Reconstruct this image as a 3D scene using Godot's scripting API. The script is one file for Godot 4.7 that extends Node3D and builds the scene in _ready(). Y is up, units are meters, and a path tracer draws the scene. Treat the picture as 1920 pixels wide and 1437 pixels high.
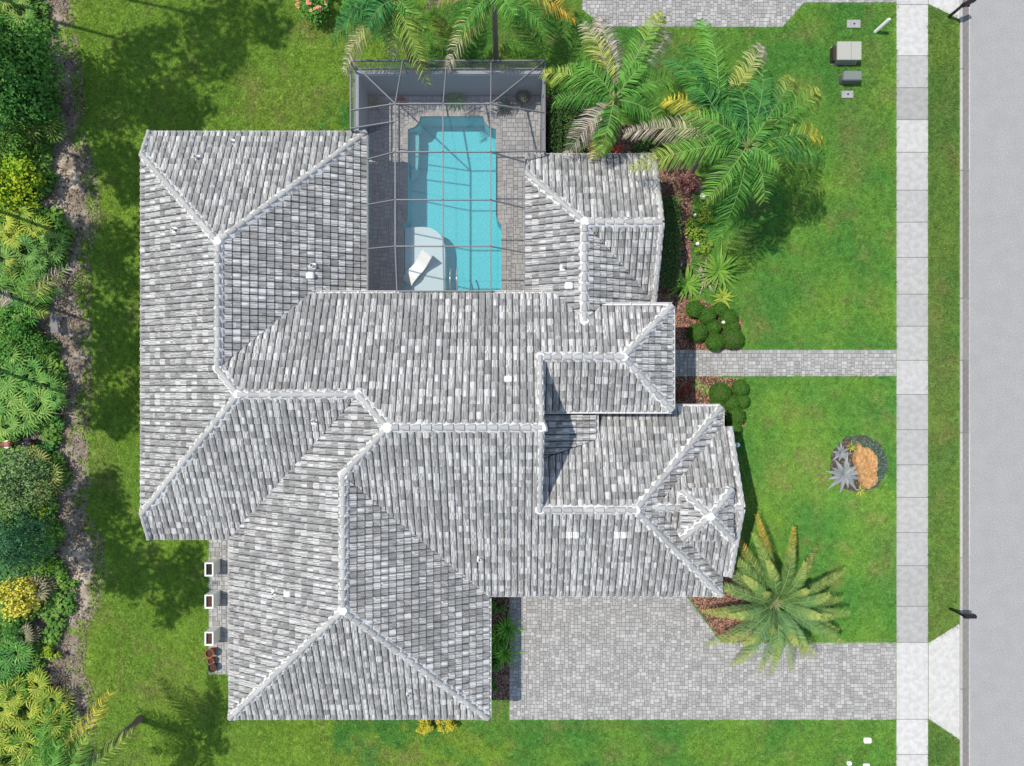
extends Node3D
# A tiled Florida house with a caged pool, seen from a drone straight above. Metres, y up; x runs east (towards the street), z runs south.
const CAM_H := 33.7          # height of the drone
const FOCAL := 1280.0        # focal length in pixels of the 1920-pixel-wide photograph
var M := {}
var rng := RandomNumberGenerator.new()
var taken := {}
var noise_a := FastNoiseLite.new()
var noise_b := FastNoiseLite.new()
var noise_c := FastNoiseLite.new()

# ------------------------------------------------------------------ helpers
func at(px: float, py: float, h := 0.0) -> Vector3:   # survey: a photo pixel and a height give a place
	var k := (CAM_H - h) / FOCAL
	return Vector3((px - 960.0) * k, h, (py - 718.5) * k)

func at2(px: float, py: float) -> Vector2:
	var p := at(px, py)
	return Vector2(p.x, p.z)

func poly_px(a: Array) -> PackedVector2Array:
	var out := PackedVector2Array()
	for i in a.size() / 2:
		out.append(at2(a[i * 2], a[i * 2 + 1]))
	return out

func lin(r: float, g: float, b: float) -> Color:
	return Color(r, g, b).linear_to_srgb()

class MB:                                             # collects triangles
	var v := PackedVector3Array()
	var n := PackedVector3Array()
	var c := PackedColorArray()
	var uv := PackedVector2Array()
	var col := Color(1, 1, 1)
	func tri(a: Vector3, b: Vector3, d: Vector3) -> void:
		var m := (d - a).cross(b - a).normalized()
		v.append(a); v.append(b); v.append(d)
		n.append(m); n.append(m); n.append(m)
		c.append(col); c.append(col); c.append(col)
		uv.append(Vector2(a.x, a.z)); uv.append(Vector2(b.x, b.z)); uv.append(Vector2(d.x, d.z))
	func tri_to(a: Vector3, b: Vector3, d: Vector3, out: Vector3) -> void:
		if (d - a).cross(b - a).dot(out) >= 0.0: tri(a, b, d)
		else: tri(a, d, b)
	func quad_to(a: Vector3, b: Vector3, d: Vector3, e: Vector3, out: Vector3) -> void:
		tri_to(a, b, d, out); tri_to(a, d, e, out)
	func smooth(a: Vector3, b: Vector3, d: Vector3, na: Vector3, nb: Vector3, nd: Vector3) -> void:
		if (d - a).cross(b - a).dot(na + nb + nd) < 0.0:
			var t := b; b = d; d = t
			t = nb; nb = nd; nd = t
		v.append(a); v.append(b); v.append(d)
		n.append(na); n.append(nb); n.append(nd)
		c.append(col); c.append(col); c.append(col)
		uv.append(Vector2(a.x, a.z)); uv.append(Vector2(b.x, b.z)); uv.append(Vector2(d.x, d.z))
	func box(p: Vector3, s: Vector3, b := Basis()) -> void:
		var x := b.x * s.x * 0.5
		var y := b.y * s.y * 0.5
		var z := b.z * s.z * 0.5
		quad_to(p + x - y - z, p + x + y - z, p + x + y + z, p + x - y + z, x)
		quad_to(p - x - y - z, p - x + y - z, p - x + y + z, p - x - y + z, -x)
		quad_to(p + y - x - z, p + y + x - z, p + y + x + z, p + y - x + z, y)
		quad_to(p - y - x - z, p - y + x - z, p - y + x + z, p - y - x + z, -y)
		quad_to(p + z - x - y, p + z + x - y, p + z + x + y, p + z - x + y, z)
		quad_to(p - z - x - y, p - z + x - y, p - z + x + y, p - z - x + y, -z)
	func soft_box(p: Vector3, s: Vector3, r: float, b := Basis()) -> void:   # a box with chamfered top and upright edges
		var hx := s.x * 0.5
		var hz := s.z * 0.5
		var ring := func(i: float, y: float) -> Array:
			var o := []
			for q in [[1, 0, 1], [0, 1, 1], [0, 1, -1], [1, 0, -1], [-1, 0, -1], [0, -1, -1], [0, -1, 1], [-1, 0, 1]]:
				var e := Vector2(hx - i, hz - i)
				var sx: float = (e.x - r if q[1] == 0 else e.x) * (1 if (q[0] + q[1]) > 0 else -1)
				var sz: float = (e.y if q[1] == 0 else e.y - r) * q[2]
				o.append(p + b * Vector3(sx, y, sz))
			return o
		var a: Array = ring.call(0.0, -s.y * 0.5)
		var d: Array = ring.call(0.0, s.y * 0.5 - r)
		var e2: Array = ring.call(r * 0.8, s.y * 0.5)
		for k in 8:
			var k2 := (k + 1) % 8
			var o: Vector3 = (a[k] + a[k2]) * 0.5 - p
			quad_to(a[k], a[k2], d[k2], d[k], o)
			quad_to(d[k], d[k2], e2[k2], e2[k], o + b.y * s.y)
			tri_to(p + b.y * s.y * 0.5, e2[k], e2[k2], b.y)
	func tube(pts: Array, rad: Array, sides := 6, cap := true) -> void:
		var rings := []
		var nrm := []
		for i in pts.size():
			var t: Vector3 = (pts[mini(i + 1, pts.size() - 1)] - pts[maxi(i - 1, 0)]).normalized()
			var s := t.cross(Vector3(0.31, 0.12, 0.94))
			if s.length() < 0.1: s = t.cross(Vector3(1, 0, 0))
			s = s.normalized()
			var w := s.cross(t)
			var ring := []
			var rn := []
			for k in sides:
				var q := s * cos(TAU * k / sides) + w * sin(TAU * k / sides)
				ring.append(pts[i] + q * rad[i]); rn.append(q)
			rings.append(ring); nrm.append(rn)
		for i in pts.size() - 1:
			for k in sides:
				var k2 := (k + 1) % sides
				smooth(rings[i][k], rings[i][k2], rings[i + 1][k2], nrm[i][k], nrm[i][k2], nrm[i + 1][k2])
				smooth(rings[i][k], rings[i + 1][k2], rings[i + 1][k], nrm[i][k], nrm[i + 1][k2], nrm[i + 1][k])
		if cap:
			for k in sides:
				var k2 := (k + 1) % sides
				tri_to(pts[-1], rings[-1][k], rings[-1][k2], pts[-1] - pts[-2])
				tri_to(pts[0], rings[0][k], rings[0][k2], pts[0] - pts[1])
	func lathe(p: Vector3, prof: Array, sides := 16, b := Basis()) -> void:   # prof: [radius, y] pairs
		for i in prof.size() - 1:
			for k in sides:
				var a0 := TAU * k / sides
				var a1 := TAU * (k + 1) / sides
				var q := [Vector3(cos(a0), 0, sin(a0)), Vector3(cos(a1), 0, sin(a1))]
				var r0: float = prof[i][0]
				var r1: float = prof[i + 1][0]
				var dy: float = prof[i + 1][1] - prof[i][1]
				var m0: Vector3 = (q[0] * dy + Vector3(0, r0 - r1, 0)).normalized()
				var m1: Vector3 = (q[1] * dy + Vector3(0, r0 - r1, 0)).normalized()
				var u := [p + b * (q[0] * r0 + Vector3(0, prof[i][1], 0)), p + b * (q[1] * r0 + Vector3(0, prof[i][1], 0)), p + b * (q[1] * r1 + Vector3(0, prof[i + 1][1], 0)), p + b * (q[0] * r1 + Vector3(0, prof[i + 1][1], 0))]
				if r0 > 0.0001: smooth(u[0], u[1], u[2], b * m0, b * m1, b * m1)
				if r1 > 0.0001: smooth(u[0], u[2], u[3], b * m0, b * m1, b * m0)
	func flat_poly(poly: PackedVector2Array, y: float) -> void:
		var idx := Geometry2D.triangulate_polygon(poly)
		for i in idx.size() / 3:
			var a := poly[idx[i * 3]]; var b := poly[idx[i * 3 + 1]]; var d := poly[idx[i * 3 + 2]]
			tri_to(Vector3(a.x, y, a.y), Vector3(b.x, y, b.y), Vector3(d.x, y, d.y), Vector3.UP)
	func slab(poly: PackedVector2Array, y0: float, y1: float) -> void:        # prism with a flat top
		flat_poly(poly, y1)
		var m := Vector2.ZERO
		for q in poly: m += q
		m /= poly.size()
		var turn := 1.0 if not Geometry2D.is_polygon_clockwise(poly) else -1.0
		for i in poly.size():
			var a := poly[i]; var b := poly[(i + 1) % poly.size()]
			var o := Vector2(b.y - a.y, a.x - b.x) * turn
			quad_to(Vector3(a.x, y0, a.y), Vector3(b.x, y0, b.y), Vector3(b.x, y1, b.y), Vector3(a.x, y1, a.y), Vector3(o.x, 0, o.y))
	func mesh() -> ArrayMesh:
		var a := []
		a.resize(Mesh.ARRAY_MAX)
		a[Mesh.ARRAY_VERTEX] = v; a[Mesh.ARRAY_NORMAL] = n; a[Mesh.ARRAY_COLOR] = c; a[Mesh.ARRAY_TEX_UV] = uv
		var m := ArrayMesh.new()
		m.add_surface_from_arrays(Mesh.PRIMITIVE_TRIANGLES, a)
		return m

func numbered(called: String) -> String:
	if not taken.has(called):
		taken[called] = 0
		return called
	taken[called] += 1
	return "%s_%03d" % [called, taken[called]]

func obj(called: String, mb: MB, m: Material, parent: Node = self) -> MeshInstance3D:
	return put(called, mb.mesh(), m, parent)

func put(called: String, mesh: Mesh, m: Material, parent: Node = self) -> MeshInstance3D:
	var o := MeshInstance3D.new()
	o.name = numbered(called) if parent == self else called
	o.mesh = mesh
	o.material_override = m
	parent.add_child(o, true)
	return o

func tag(o: Node, label: String, category := "", group := "", kind := "") -> Node:
	if label: o.set_meta("label", label)
	if category: o.set_meta("category", category)
	if group: o.set_meta("group", group)
	if kind: o.set_meta("kind", kind)
	return o

func thing(called: String, label: String, category: String, where := Vector3.ZERO, group := "") -> Node3D:
	var o := Node3D.new()
	o.name = numbered(called)
	add_child(o, true)
	o.position = where
	tag(o, label, category, group)
	return o

func ground_piece(called: String, mb: MB, m: Material, label := "") -> MeshInstance3D:
	var o := obj(called, mb, m)
	tag(o, label, "", "", "structure")
	return o

func copies(called: String, mesh: Mesh, m: Material, spots: Array, colors: PackedColorArray, parent: Node = self) -> MultiMeshInstance3D:
	var mm := MultiMesh.new()
	mm.transform_format = MultiMesh.TRANSFORM_3D
	mm.use_colors = true
	mm.mesh = mesh
	mm.instance_count = spots.size()
	for i in spots.size():
		mm.set_instance_transform(i, spots[i])
		mm.set_instance_color(i, colors[i])
	var o := MultiMeshInstance3D.new()
	o.name = numbered(called) if parent == self else called
	o.multimesh = mm
	o.material_override = m
	o.set_meta("kind", "stuff")
	parent.add_child(o, true)
	return o

# ------------------------------------------------------------------ materials
func noise_tex(freq: float, lo: float, hi: float, size := 256, octaves := 4, s := 1, kind := FastNoiseLite.TYPE_SIMPLEX_SMOOTH) -> NoiseTexture2D:
	var f := FastNoiseLite.new()
	f.noise_type = kind
	f.seed = s; f.frequency = freq; f.fractal_octaves = octaves
	var t := NoiseTexture2D.new()
	t.width = size; t.height = size; t.seamless = true; t.noise = f; t.normalize = true
	var g := Gradient.new()
	g.set_color(0, Color(lo, lo, lo)); g.set_color(1, Color(hi, hi, hi))
	t.color_ramp = g
	return t

func mat(called: String, col: Color, rough := 0.85, tex: Texture2D = null, scale := 1.0, vertex := false) -> StandardMaterial3D:
	var m := StandardMaterial3D.new()
	m.resource_name = called
	m.albedo_color = col
	m.roughness = rough
	m.metallic_specular = 0.4
	m.vertex_color_use_as_albedo = vertex
	if tex:
		m.albedo_texture = tex
		m.uv1_triplanar = true
		m.uv1_world_triplanar = true
		m.uv1_scale = Vector3.ONE * scale
	M[called] = m
	return m

func detail(m: StandardMaterial3D, tex: Texture2D, scale: float) -> void:   # a second, coarser pattern laid over the first
	m.detail_enabled = true
	m.detail_albedo = tex
	m.detail_blend_mode = BaseMaterial3D.BLEND_MODE_MUL
	m.detail_uv_layer = BaseMaterial3D.DETAIL_UV_2
	m.uv2_triplanar = true
	m.uv2_world_triplanar = true
	m.uv2_scale = Vector3.ONE * scale

func leaf_mat(called: String, rough := 0.5, back := 0.25) -> StandardMaterial3D:
	var m := mat(called, Color.WHITE, rough, null, 1.0, true)
	m.backlight_enabled = true
	m.backlight = Color(back, back, back)
	m.cull_mode = BaseMaterial3D.CULL_DISABLED
	m.metallic_specular = 0.22
	return m

func streak_texture() -> ImageTexture:                 # weathered slurry coat: streaks that run down the tile, and specks
	var w := 256
	var im := Image.create(w, w, false, Image.FORMAT_RGB8)
	var f := FastNoiseLite.new()
	f.seed = 5; f.frequency = 1.0; f.fractal_octaves = 3
	var g := FastNoiseLite.new()
	g.seed = 9; g.frequency = 0.06; g.fractal_octaves = 3
	for y in w:
		for x in w:
			var a := f.get_noise_2d(x * 0.085, y * 0.0025) + 0.6 * f.get_noise_2d(x * 0.22 + 300, y * 0.004)
			var s := g.get_noise_2d(x, y)
			var k := clampf(0.86 + 0.38 * a + 0.09 * s + rng.randf_range(-0.04, 0.04), 0.42, 1.0)
			im.set_pixel(x, y, Color(k, k, k))
	return ImageTexture.create_from_image(im)

func make_materials() -> void:
	var fine := noise_tex(0.09, 0.82, 1.0, 256, 4, 3)
	var coarse := noise_tex(0.03, 0.88, 1.0, 256, 6, 8)
	var speck := noise_tex(0.35, 0.72, 1.0, 256, 2, 21)
	var t := mat("roof tile", Color.WHITE, 0.78, null, 1.0, true)
	t.albedo_texture = streak_texture()
	mat("ridge tile", Color.WHITE, 0.75, fine, 1.6, true)
	mat("mortar", lin(0.80, 0.80, 0.795), 0.9, fine, 2.5)
	mat("underlay", lin(0.035, 0.034, 0.034), 0.95)
	mat("stucco", lin(0.58, 0.55, 0.49), 0.92, fine, 1.2)
	mat("lanai wall", lin(0.34, 0.38, 0.42), 0.92, fine, 1.0)
	mat("white trim", lin(0.72, 0.72, 0.72), 0.5)
	mat("gutter metal", lin(0.60, 0.60, 0.60), 0.45)
	mat("glass", lin(0.02, 0.025, 0.03), 0.08)
	var c := mat("concrete", Color.WHITE, 0.9, fine, 0.9, true)
	detail(c, coarse, 0.35)
	var k := mat("kerb concrete", Color.WHITE, 0.9, fine, 1.2, true)
	detail(k, coarse, 0.55)
	var a := mat("asphalt", lin(0.37, 0.37, 0.375), 0.92, noise_tex(0.22, 0.80, 1.0, 512, 3, 22), 0.11)
	detail(a, noise_tex(0.06, 0.955, 1.0, 256, 5, 31), 0.06)
	var p := mat("paver", Color.WHITE, 0.9, fine, 2.2, true)
	detail(p, coarse, 0.22)
	mat("bedding sand", lin(0.19, 0.185, 0.18), 0.95, fine, 2.0)
	mat("soil", lin(0.10, 0.07, 0.05), 0.97, speck, 1.0)
	mat("chip", Color.WHITE, 0.9, null, 1.0, true)
	leaf_mat("leaf")
	leaf_mat("frond", 0.5, 0.2)
	leaf_mat("grass", 0.7, 0.3)
	leaf_mat("agave leaf", 0.6, 0.08)
	mat("trunk", Color.WHITE, 0.95, fine, 3.0, true)
	mat("plaster", Color.WHITE, 0.8, noise_tex(0.05, 0.84, 1.0, 256, 3, 41, FastNoiseLite.TYPE_CELLULAR), 0.8, true)
	mat("shelf plaster", Color.WHITE, 0.8, fine, 1.2, true)
	var w := mat("pool water", Color(0.75, 0.93, 0.96, 0.06), 0.03)
	w.transparency = BaseMaterial3D.TRANSPARENCY_ALPHA
	w.metallic_specular = 0.35
	var nt := noise_tex(0.03, 0, 1, 256, 3, 77)
	nt.color_ramp = null; nt.as_normal_map = true; nt.bump_strength = 3.0
	w.normal_enabled = true; w.normal_texture = nt; w.normal_scale = 0.25
	w.uv1_triplanar = true; w.uv1_world_triplanar = true; w.uv1_scale = Vector3.ONE * 0.5
	mat("cage frame", lin(0.17, 0.17, 0.18), 0.45)
	var s := mat("insect screen", Color(0.42, 0.42, 0.46, 0.15), 0.75)
	s.transparency = BaseMaterial3D.TRANSPARENCY_ALPHA
	mat("white plastic", lin(0.80, 0.80, 0.79), 0.45)
	mat("resin chaise", lin(0.86, 0.88, 0.88), 0.35)
	mat("steel", lin(0.6, 0.62, 0.63), 0.35).metallic = 0.6
	mat("box paint", Color.WHITE, 0.6, fine, 2.0, true)
	mat("black metal", lin(0.012, 0.012, 0.014), 0.4)
	mat("terracotta", lin(0.36, 0.11, 0.06), 0.85, fine, 3.0)
	mat("boulder", Color.WHITE, 0.92, fine, 2.0, true)
	mat("paint", Color.WHITE, 0.6, null, 1.0, true)
	mat("stone", Color.WHITE, 0.9, fine, 3.0, true)

# ------------------------------------------------------------------ roof
const TILE_W := 0.292
const TILE_E := 0.298       # exposure measured in plan
const PX := [0.0, 0.03, 0.10, 0.24, 0.43, 0.62, 0.79, 0.875, 0.915, 0.917, 1.0]
var planes := {}
var tone := []

func prof(x: float) -> float:                          # cross-section of one tile: broad roll, narrow channel
	if x <= 0.9155: return 0.066 * pow(maxf(0.0, sin(PI * x / 0.915)), 0.42)
	return -0.085                                      # open channel down to the deck

func hgt(name_: String, u: float, z: float) -> float:
	var p: Vector3 = planes[name_]
	return p.x * u + p.y * z + p.z

func on_roof(name_: String, px: float, py: float) -> Vector3:
	var h := 4.0
	for i in 8:
		var p := at(px, py, h)
		h = hgt(name_, p.x, p.z)
	return at(px, py, h)

func tile_vertex(mb: MB, o: Vector3, e: Vector3, n: Vector3, d: Vector3, x: float, f: float, len_: float, uvo: Vector2) -> void:
	var lift := 0.022 + 0.052 * f
	mb.v.append(o + e * (x * TILE_W) + d * (f * len_) + n * (prof(x) + lift))
	var g := (prof(minf(x + 0.02, 1.0)) - prof(maxf(x - 0.02, 0.0))) / ((minf(x + 0.02, 1.0) - maxf(x - 0.02, 0.0)) * TILE_W)
	mb.n.append((n - e * g - d * (0.052 / len_)).normalized())
	mb.uv.append(uvo + Vector2(x * 0.15, f * 0.36))
	mb.c.append(mb.col)

func tile(mb: MB, o: Vector3, e: Vector3, n: Vector3, d: Vector3, len_: float, uvo: Vector2) -> void:
	for i in PX.size() - 1:
		var a: float = PX[i]
		var b: float = PX[i + 1]
		for q in [[a, 0.0], [b, 0.0], [b, 1.0], [a, 0.0], [b, 1.0], [a, 1.0]]:
			tile_vertex(mb, o, e, n, d, q[0], q[1], len_, uvo)
		butt(mb, o, e, n, d, a, b, len_, uvo)

func butt(mb: MB, o: Vector3, e: Vector3, n: Vector3, d: Vector3, a: float, b: float, len_: float, uvo: Vector2) -> void:
	for q in [[a, 1], [b, 1], [b, 0], [a, 1], [b, 0], [a, 0]]:
		mb.v.append(o + e * (q[0] * TILE_W) + d * len_ + n * (prof(q[0]) + (0.074 if q[1] else 0.02)))
		mb.n.append(d)
		mb.uv.append(uvo + Vector2(q[0] * 0.15, 0.36))
		mb.c.append(mb.col)

func build_roof(house: Node3D) -> Node3D:
	planes = {
		"N": Vector3(0, 0.5, 5.92), "S": Vector3(0, -0.5, 7.67), "W1": Vector3(0.5, 0, 11.665), "E1": Vector3(-0.5, 0, -0.395), "N1": Vector3(0, 0.5, 8.535),
		"SB": Vector3(0, -0.5, 6.385), "W2": Vector3(0.5, 0, 9.24), "E2": Vector3(-0.5, 0, 2.3465), "S2": Vector3(0, -0.5, 10.435),
		"W3": Vector3(0.5, 0, 3.0585), "N3": Vector3(0, 0.5, 8.03), "S3": Vector3(0, -0.5, 1.175), "E3": Vector3(-0.5, 0, 6.1465),
		"GN": Vector3(0, 0.5, 2.34), "GE": Vector3(-0.5, 0, 7.6), "EE": Vector3(-0.5, 0, 7.6925), "ES": Vector3(0, -0.5, 4.84), "EM": Vector3(-0.17, 0, 4.2188),
		"DN": Vector3(0, 0.5, 1.885), "DS": Vector3(0, -0.5, 7.215),
		"CN": Vector3(0, 0.5, 2.52), "CS": Vector3(0, -0.5, 8.07), "CW": Vector3(0.5, 0, 1.175), "CE": Vector3(-0.5, 0, 9.415),
	}
	var polys := {
		"N": [-8.79, -3.84, 1.883, -3.84, 3.088, -2.635, 3.753, -3.3, 6.845, -3.3, 4.625, -1.08, 1.16, -1.08, 1.16, 1.75, -4.89, 1.75, -6.175, 0.465, -11.025, 0.465, -12.06, -0.57],
		"S": [-4.89, 1.75, 1.16, 1.75, 1.16, 5.33, 5.19, 5.33, 9.4, 9.54, -1.107, 9.54, -6.8935, 3.754],
		"W1": [-16.33, -10.07, -12.06, -5.8, -12.06, -0.57, -11.025, 0.465, -16.33, 5.77],
		"E1": [-6.59, -11.27, -6.59, -3.7, -8.73, -3.84, -12.06, -0.57, -12.06, -5.8],
		"N1": [-16.33, -10.07, -16.33, -11.27, -6.59, -11.27, -12.06, -5.8],
		"SB": [-16.33, 5.77, -11.025, 0.465, -6.175, 0.465, -12.68, 6.97, -16.33, 6.97],
		"W2": [-12.68, 6.97, -6.175, 0.465, -4.89, 1.75, -6.8935, 3.754, -6.8935, 9.284, -12.68, 15.07],
		"S2": [-12.68, 15.07, -6.8935, 9.284, -1.107, 15.07],
		"E2": [-1.107, 15.07, -6.8935, 9.284, -6.8935, 3.754, -1.107, 9.54],
		"W3": [0.663, -9.28, 3.088, -6.855, 3.088, -2.635, 1.883, -3.84, 0.663, -3.7],
		"N3": [0.663, -9.28, 0.663, -10.26, 6.37, -10.26, 6.37, -6.855, 3.088, -6.855],
		"S3": [3.088, -6.855, 6.37, -6.855, 6.37, -3.573],
		"E3": [3.088, -6.855, 6.37, -3.573, 6.37, -3.0, 3.753, -3.3, 3.088, -2.635],
		"GN": [1.16, 5.33, 1.16, 3.363, 3.64, 2.52, 3.64, 1.12, 9.4, 1.12, 5.19, 5.33],
		"GE": [9.4, 1.12, 9.4, 2.03, 6.1, 5.33, 9.4, 8.63, 9.4, 9.54, 5.19, 5.33],
		"EE": [6.845, -3.3, 6.845, 1.14, 4.625, -1.08], "ES": [1.16, -1.08, 4.625, -1.08, 6.845, 1.14, 1.16, 1.14],
		"EM": [1.16, 0.5, 3.64, 0.5, 3.64, 2.52, 1.16, 3.363],
		"DN": [6.1, 5.33, 9.4, 2.03, 9.82, 2.03, 9.82, 5.33], "DS": [6.1, 5.33, 9.82, 5.33, 9.82, 8.63, 9.4, 8.63],
		"CN": [8.24, 5.55, 7.2, 4.51, 9.28, 4.51], "CS": [8.24, 5.55, 9.28, 6.59, 7.2, 6.59], "CW": [8.24, 5.55, 7.2, 6.59, 7.2, 4.51], "CE": [8.24, 5.55, 9.28, 4.51, 9.28, 6.59],
	}
	# the deck under the tiles
	var deck := MB.new()
	for key in polys:
		var a: Array = polys[key]
		var poly := PackedVector2Array()
		for i in a.size() / 2: poly.append(Vector2(a[i * 2], a[i * 2 + 1]))
		polys[key] = poly
		var idx := Geometry2D.triangulate_polygon(poly)
		for i in idx.size() / 3:
			var q := []
			for j in 3:
				var w: Vector2 = poly[idx[i * 3 + j]]
				q.append(Vector3(w.x, hgt(key, w.x, w.y) - 0.005, w.y))
			deck.tri_to(q[0], q[1], q[2], Vector3.UP)
			deck.tri_to(q[0] - Vector3(0, 0.12, 0), q[1] - Vector3(0, 0.12, 0), q[2] - Vector3(0, 0.12, 0), Vector3.DOWN)
	var roof := obj("roof", deck, M["underlay"], house)
	# tile tones: light, mid and dark slurry
	for i in 40:
		var r := rng.randf()
		var g := rng.randf_range(0.45, 0.53)
		if r > 0.20: g = rng.randf_range(0.37, 0.45)
		if r > 0.50: g = rng.randf_range(0.30, 0.38)
		if r > 0.84: g = rng.randf_range(0.24, 0.30)
		var wm := rng.randf_range(-0.008, 0.012)
		tone.append([Color(g * (1.0 + wm), g, g * (1.0 - wm)) * 1.08, Vector2(rng.randf(), rng.randf())])
	tone.sort_custom(func(x, y): return x[0].g < y[0].g)
	tone.append([Color(0.9, 0.9, 0.9), Vector2(0.1, 0.1)])
	var new_tiles := []
	for q in [[1068, 996], [1084, 997], [1152, 995], [1169, 996]]: new_tiles.append(on_roof("S", q[0], q[1]))
	var rest := MB.new()
	var full := []
	for key in polys:
		var pl: Vector3 = planes[key]
		var poly: PackedVector2Array = polys[key]
		var grad := Vector2(pl.x, pl.y)
		var p := grad.length()
		var dw := -grad / p
		var d3 := Vector3(dw.x, -p, dw.y).normalized()
		var n := Vector3(-pl.x, 1, -pl.y).normalized()
		var e3 := n.cross(d3)
		var e2 := Vector2(e3.x, e3.z)
		var slope := sqrt(1.0 + p * p)
		var tmin := 1e9; var tmax := -1e9; var wmin := 1e9; var wmax := -1e9
		for q in poly:
			tmin = minf(tmin, q.dot(e2)); tmax = maxf(tmax, q.dot(e2)); wmin = minf(wmin, q.dot(dw)); wmax = maxf(wmax, q.dot(dw))
		wmax += 0.03
		var inner: PackedVector2Array = Geometry2D.offset_polygon(poly, -0.045)[0]
		var grown := PackedVector2Array(inner)
		for i in grown.size():                          # tiles hang a little over the eave
			if grown[i].dot(dw) > wmax - 0.10: grown[i] += dw * 0.08
		inner = grown
		var rows := int(ceil((wmax - wmin) / TILE_E)) + 1
		var cols := int(ceil((tmax - tmin) / TILE_W)) + 1
		var t_off := rng.randf() * -TILE_W
		for k in rows:
			var w1 := wmax - k * TILE_E
			var w0 := w1 - TILE_E
			for i in cols:
				var t0 := tmin + t_off + i * TILE_W
				var q := [e2 * t0 + dw * w0, e2 * (t0 + TILE_W) + dw * w0, e2 * (t0 + TILE_W) + dw * w1, e2 * t0 + dw * w1, e2 * (t0 + TILE_W * 0.5) + dw * (w0 + w1) * 0.5]
				var inside := 0
				for c in 5:
					if Geometry2D.is_point_in_polygon(q[c], inner): inside += 1
				var drift := 0.35 * noise_a.get_noise_2d(q[4].x * 1.6, q[4].y * 1.6) + 0.25 * noise_c.get_noise_2d(q[4].x * 0.7, q[4].y * 0.7)
				var kind := clampi(int((rng.randf() + drift) * (tone.size() - 1)), 0, tone.size() - 2)
				var o := Vector3(q[0].x, hgt(key, q[0].x, q[0].y), q[0].y)
				o += n * rng.randf_range(-0.003, 0.004)
				var uvo: Vector2 = tone[kind][1]
				if inside == 5:
					var mid := Vector3(q[4].x, hgt(key, q[4].x, q[4].y), q[4].y)
					var to := Vector3(0, CAM_H, 0) - mid
					if key == "S":
						for nt in new_tiles:
							if absf(nt.x - mid.x) < 0.147 and absf(nt.z - mid.z) < 0.15: kind = tone.size() - 1
					full.append([n.dot(to.normalized()) / to.length_squared(), o, e3, n, d3, TILE_E * slope, kind])
					continue
				if inside == 0:
					var hits := Geometry2D.intersect_polygons(PackedVector2Array([q[0], q[1], q[2], q[3]]), inner)
					if hits.is_empty(): continue
				rest.col = tone[kind][0]
				for j in PX.size() - 1:
					var a: float = PX[j]
					var b: float = PX[j + 1]
					var cell := PackedVector2Array([e2 * (t0 + a * TILE_W) + dw * w0, e2 * (t0 + b * TILE_W) + dw * w0, e2 * (t0 + b * TILE_W) + dw * w1, e2 * (t0 + a * TILE_W) + dw * w1])
					for piece in Geometry2D.intersect_polygons(cell, inner):
						var idx := Geometry2D.triangulate_polygon(piece)
						for t in idx.size() / 3:
							for m in [0, 1, 2]:
								var s: Vector2 = piece[idx[t * 3 + m]]
								tile_vertex(rest, o, e3, n, d3, clampf((s.dot(e2) - t0) / TILE_W, 0, 1), clampf((s.dot(dw) - w0) / TILE_E, 0, 1), TILE_E * slope, uvo)
							var z := rest.v.size()
							if (rest.v[z - 1] - rest.v[z - 3]).cross(rest.v[z - 2] - rest.v[z - 3]).dot(n) < 0:
								var tv := rest.v[z - 1]; rest.v[z - 1] = rest.v[z - 2]; rest.v[z - 2] = tv
								tv = rest.n[z - 1]; rest.n[z - 1] = rest.n[z - 2]; rest.n[z - 2] = tv
								var tu := rest.uv[z - 1]; rest.uv[z - 1] = rest.uv[z - 2]; rest.uv[z - 2] = tu
					if Geometry2D.is_point_in_polygon(e2 * (t0 + (a + b) * 0.5 * TILE_W) + dw * (w1 - 0.01), inner): butt(rest, o, e3, n, d3, a, b, TILE_E * slope, uvo)
	full.sort_custom(func(x, y): return x[0] > y[0])
	var shapes := []
	for q in tone:
		var mb := MB.new()
		mb.col = q[0]
		tile(mb, Vector3.ZERO, Vector3.RIGHT, Vector3.UP, Vector3.BACK, TILE_E * sqrt(1.25), q[1])
		shapes.append(mb.mesh())
	for i in full.size():
		var f: Array = full[i]
		if i < 300 and absf(f[5] - TILE_E * sqrt(1.25)) < 0.001:
			var o := put("tile", shapes[f[6]], M["roof tile"], roof)
			o.transform = Transform3D(Basis(f[2], f[3], f[4]), f[1])
		else:
			rest.col = tone[f[6]][0]
			tile(rest, f[1], f[2], f[3], f[4], f[5], tone[f[6]][1])
	tag(obj("roof_tiles", rest, M["roof tile"], roof), "", "", "", "stuff")
	print("tiles ", full.size(), " tris ", rest.v.size() / 3)
	return roof

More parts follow.
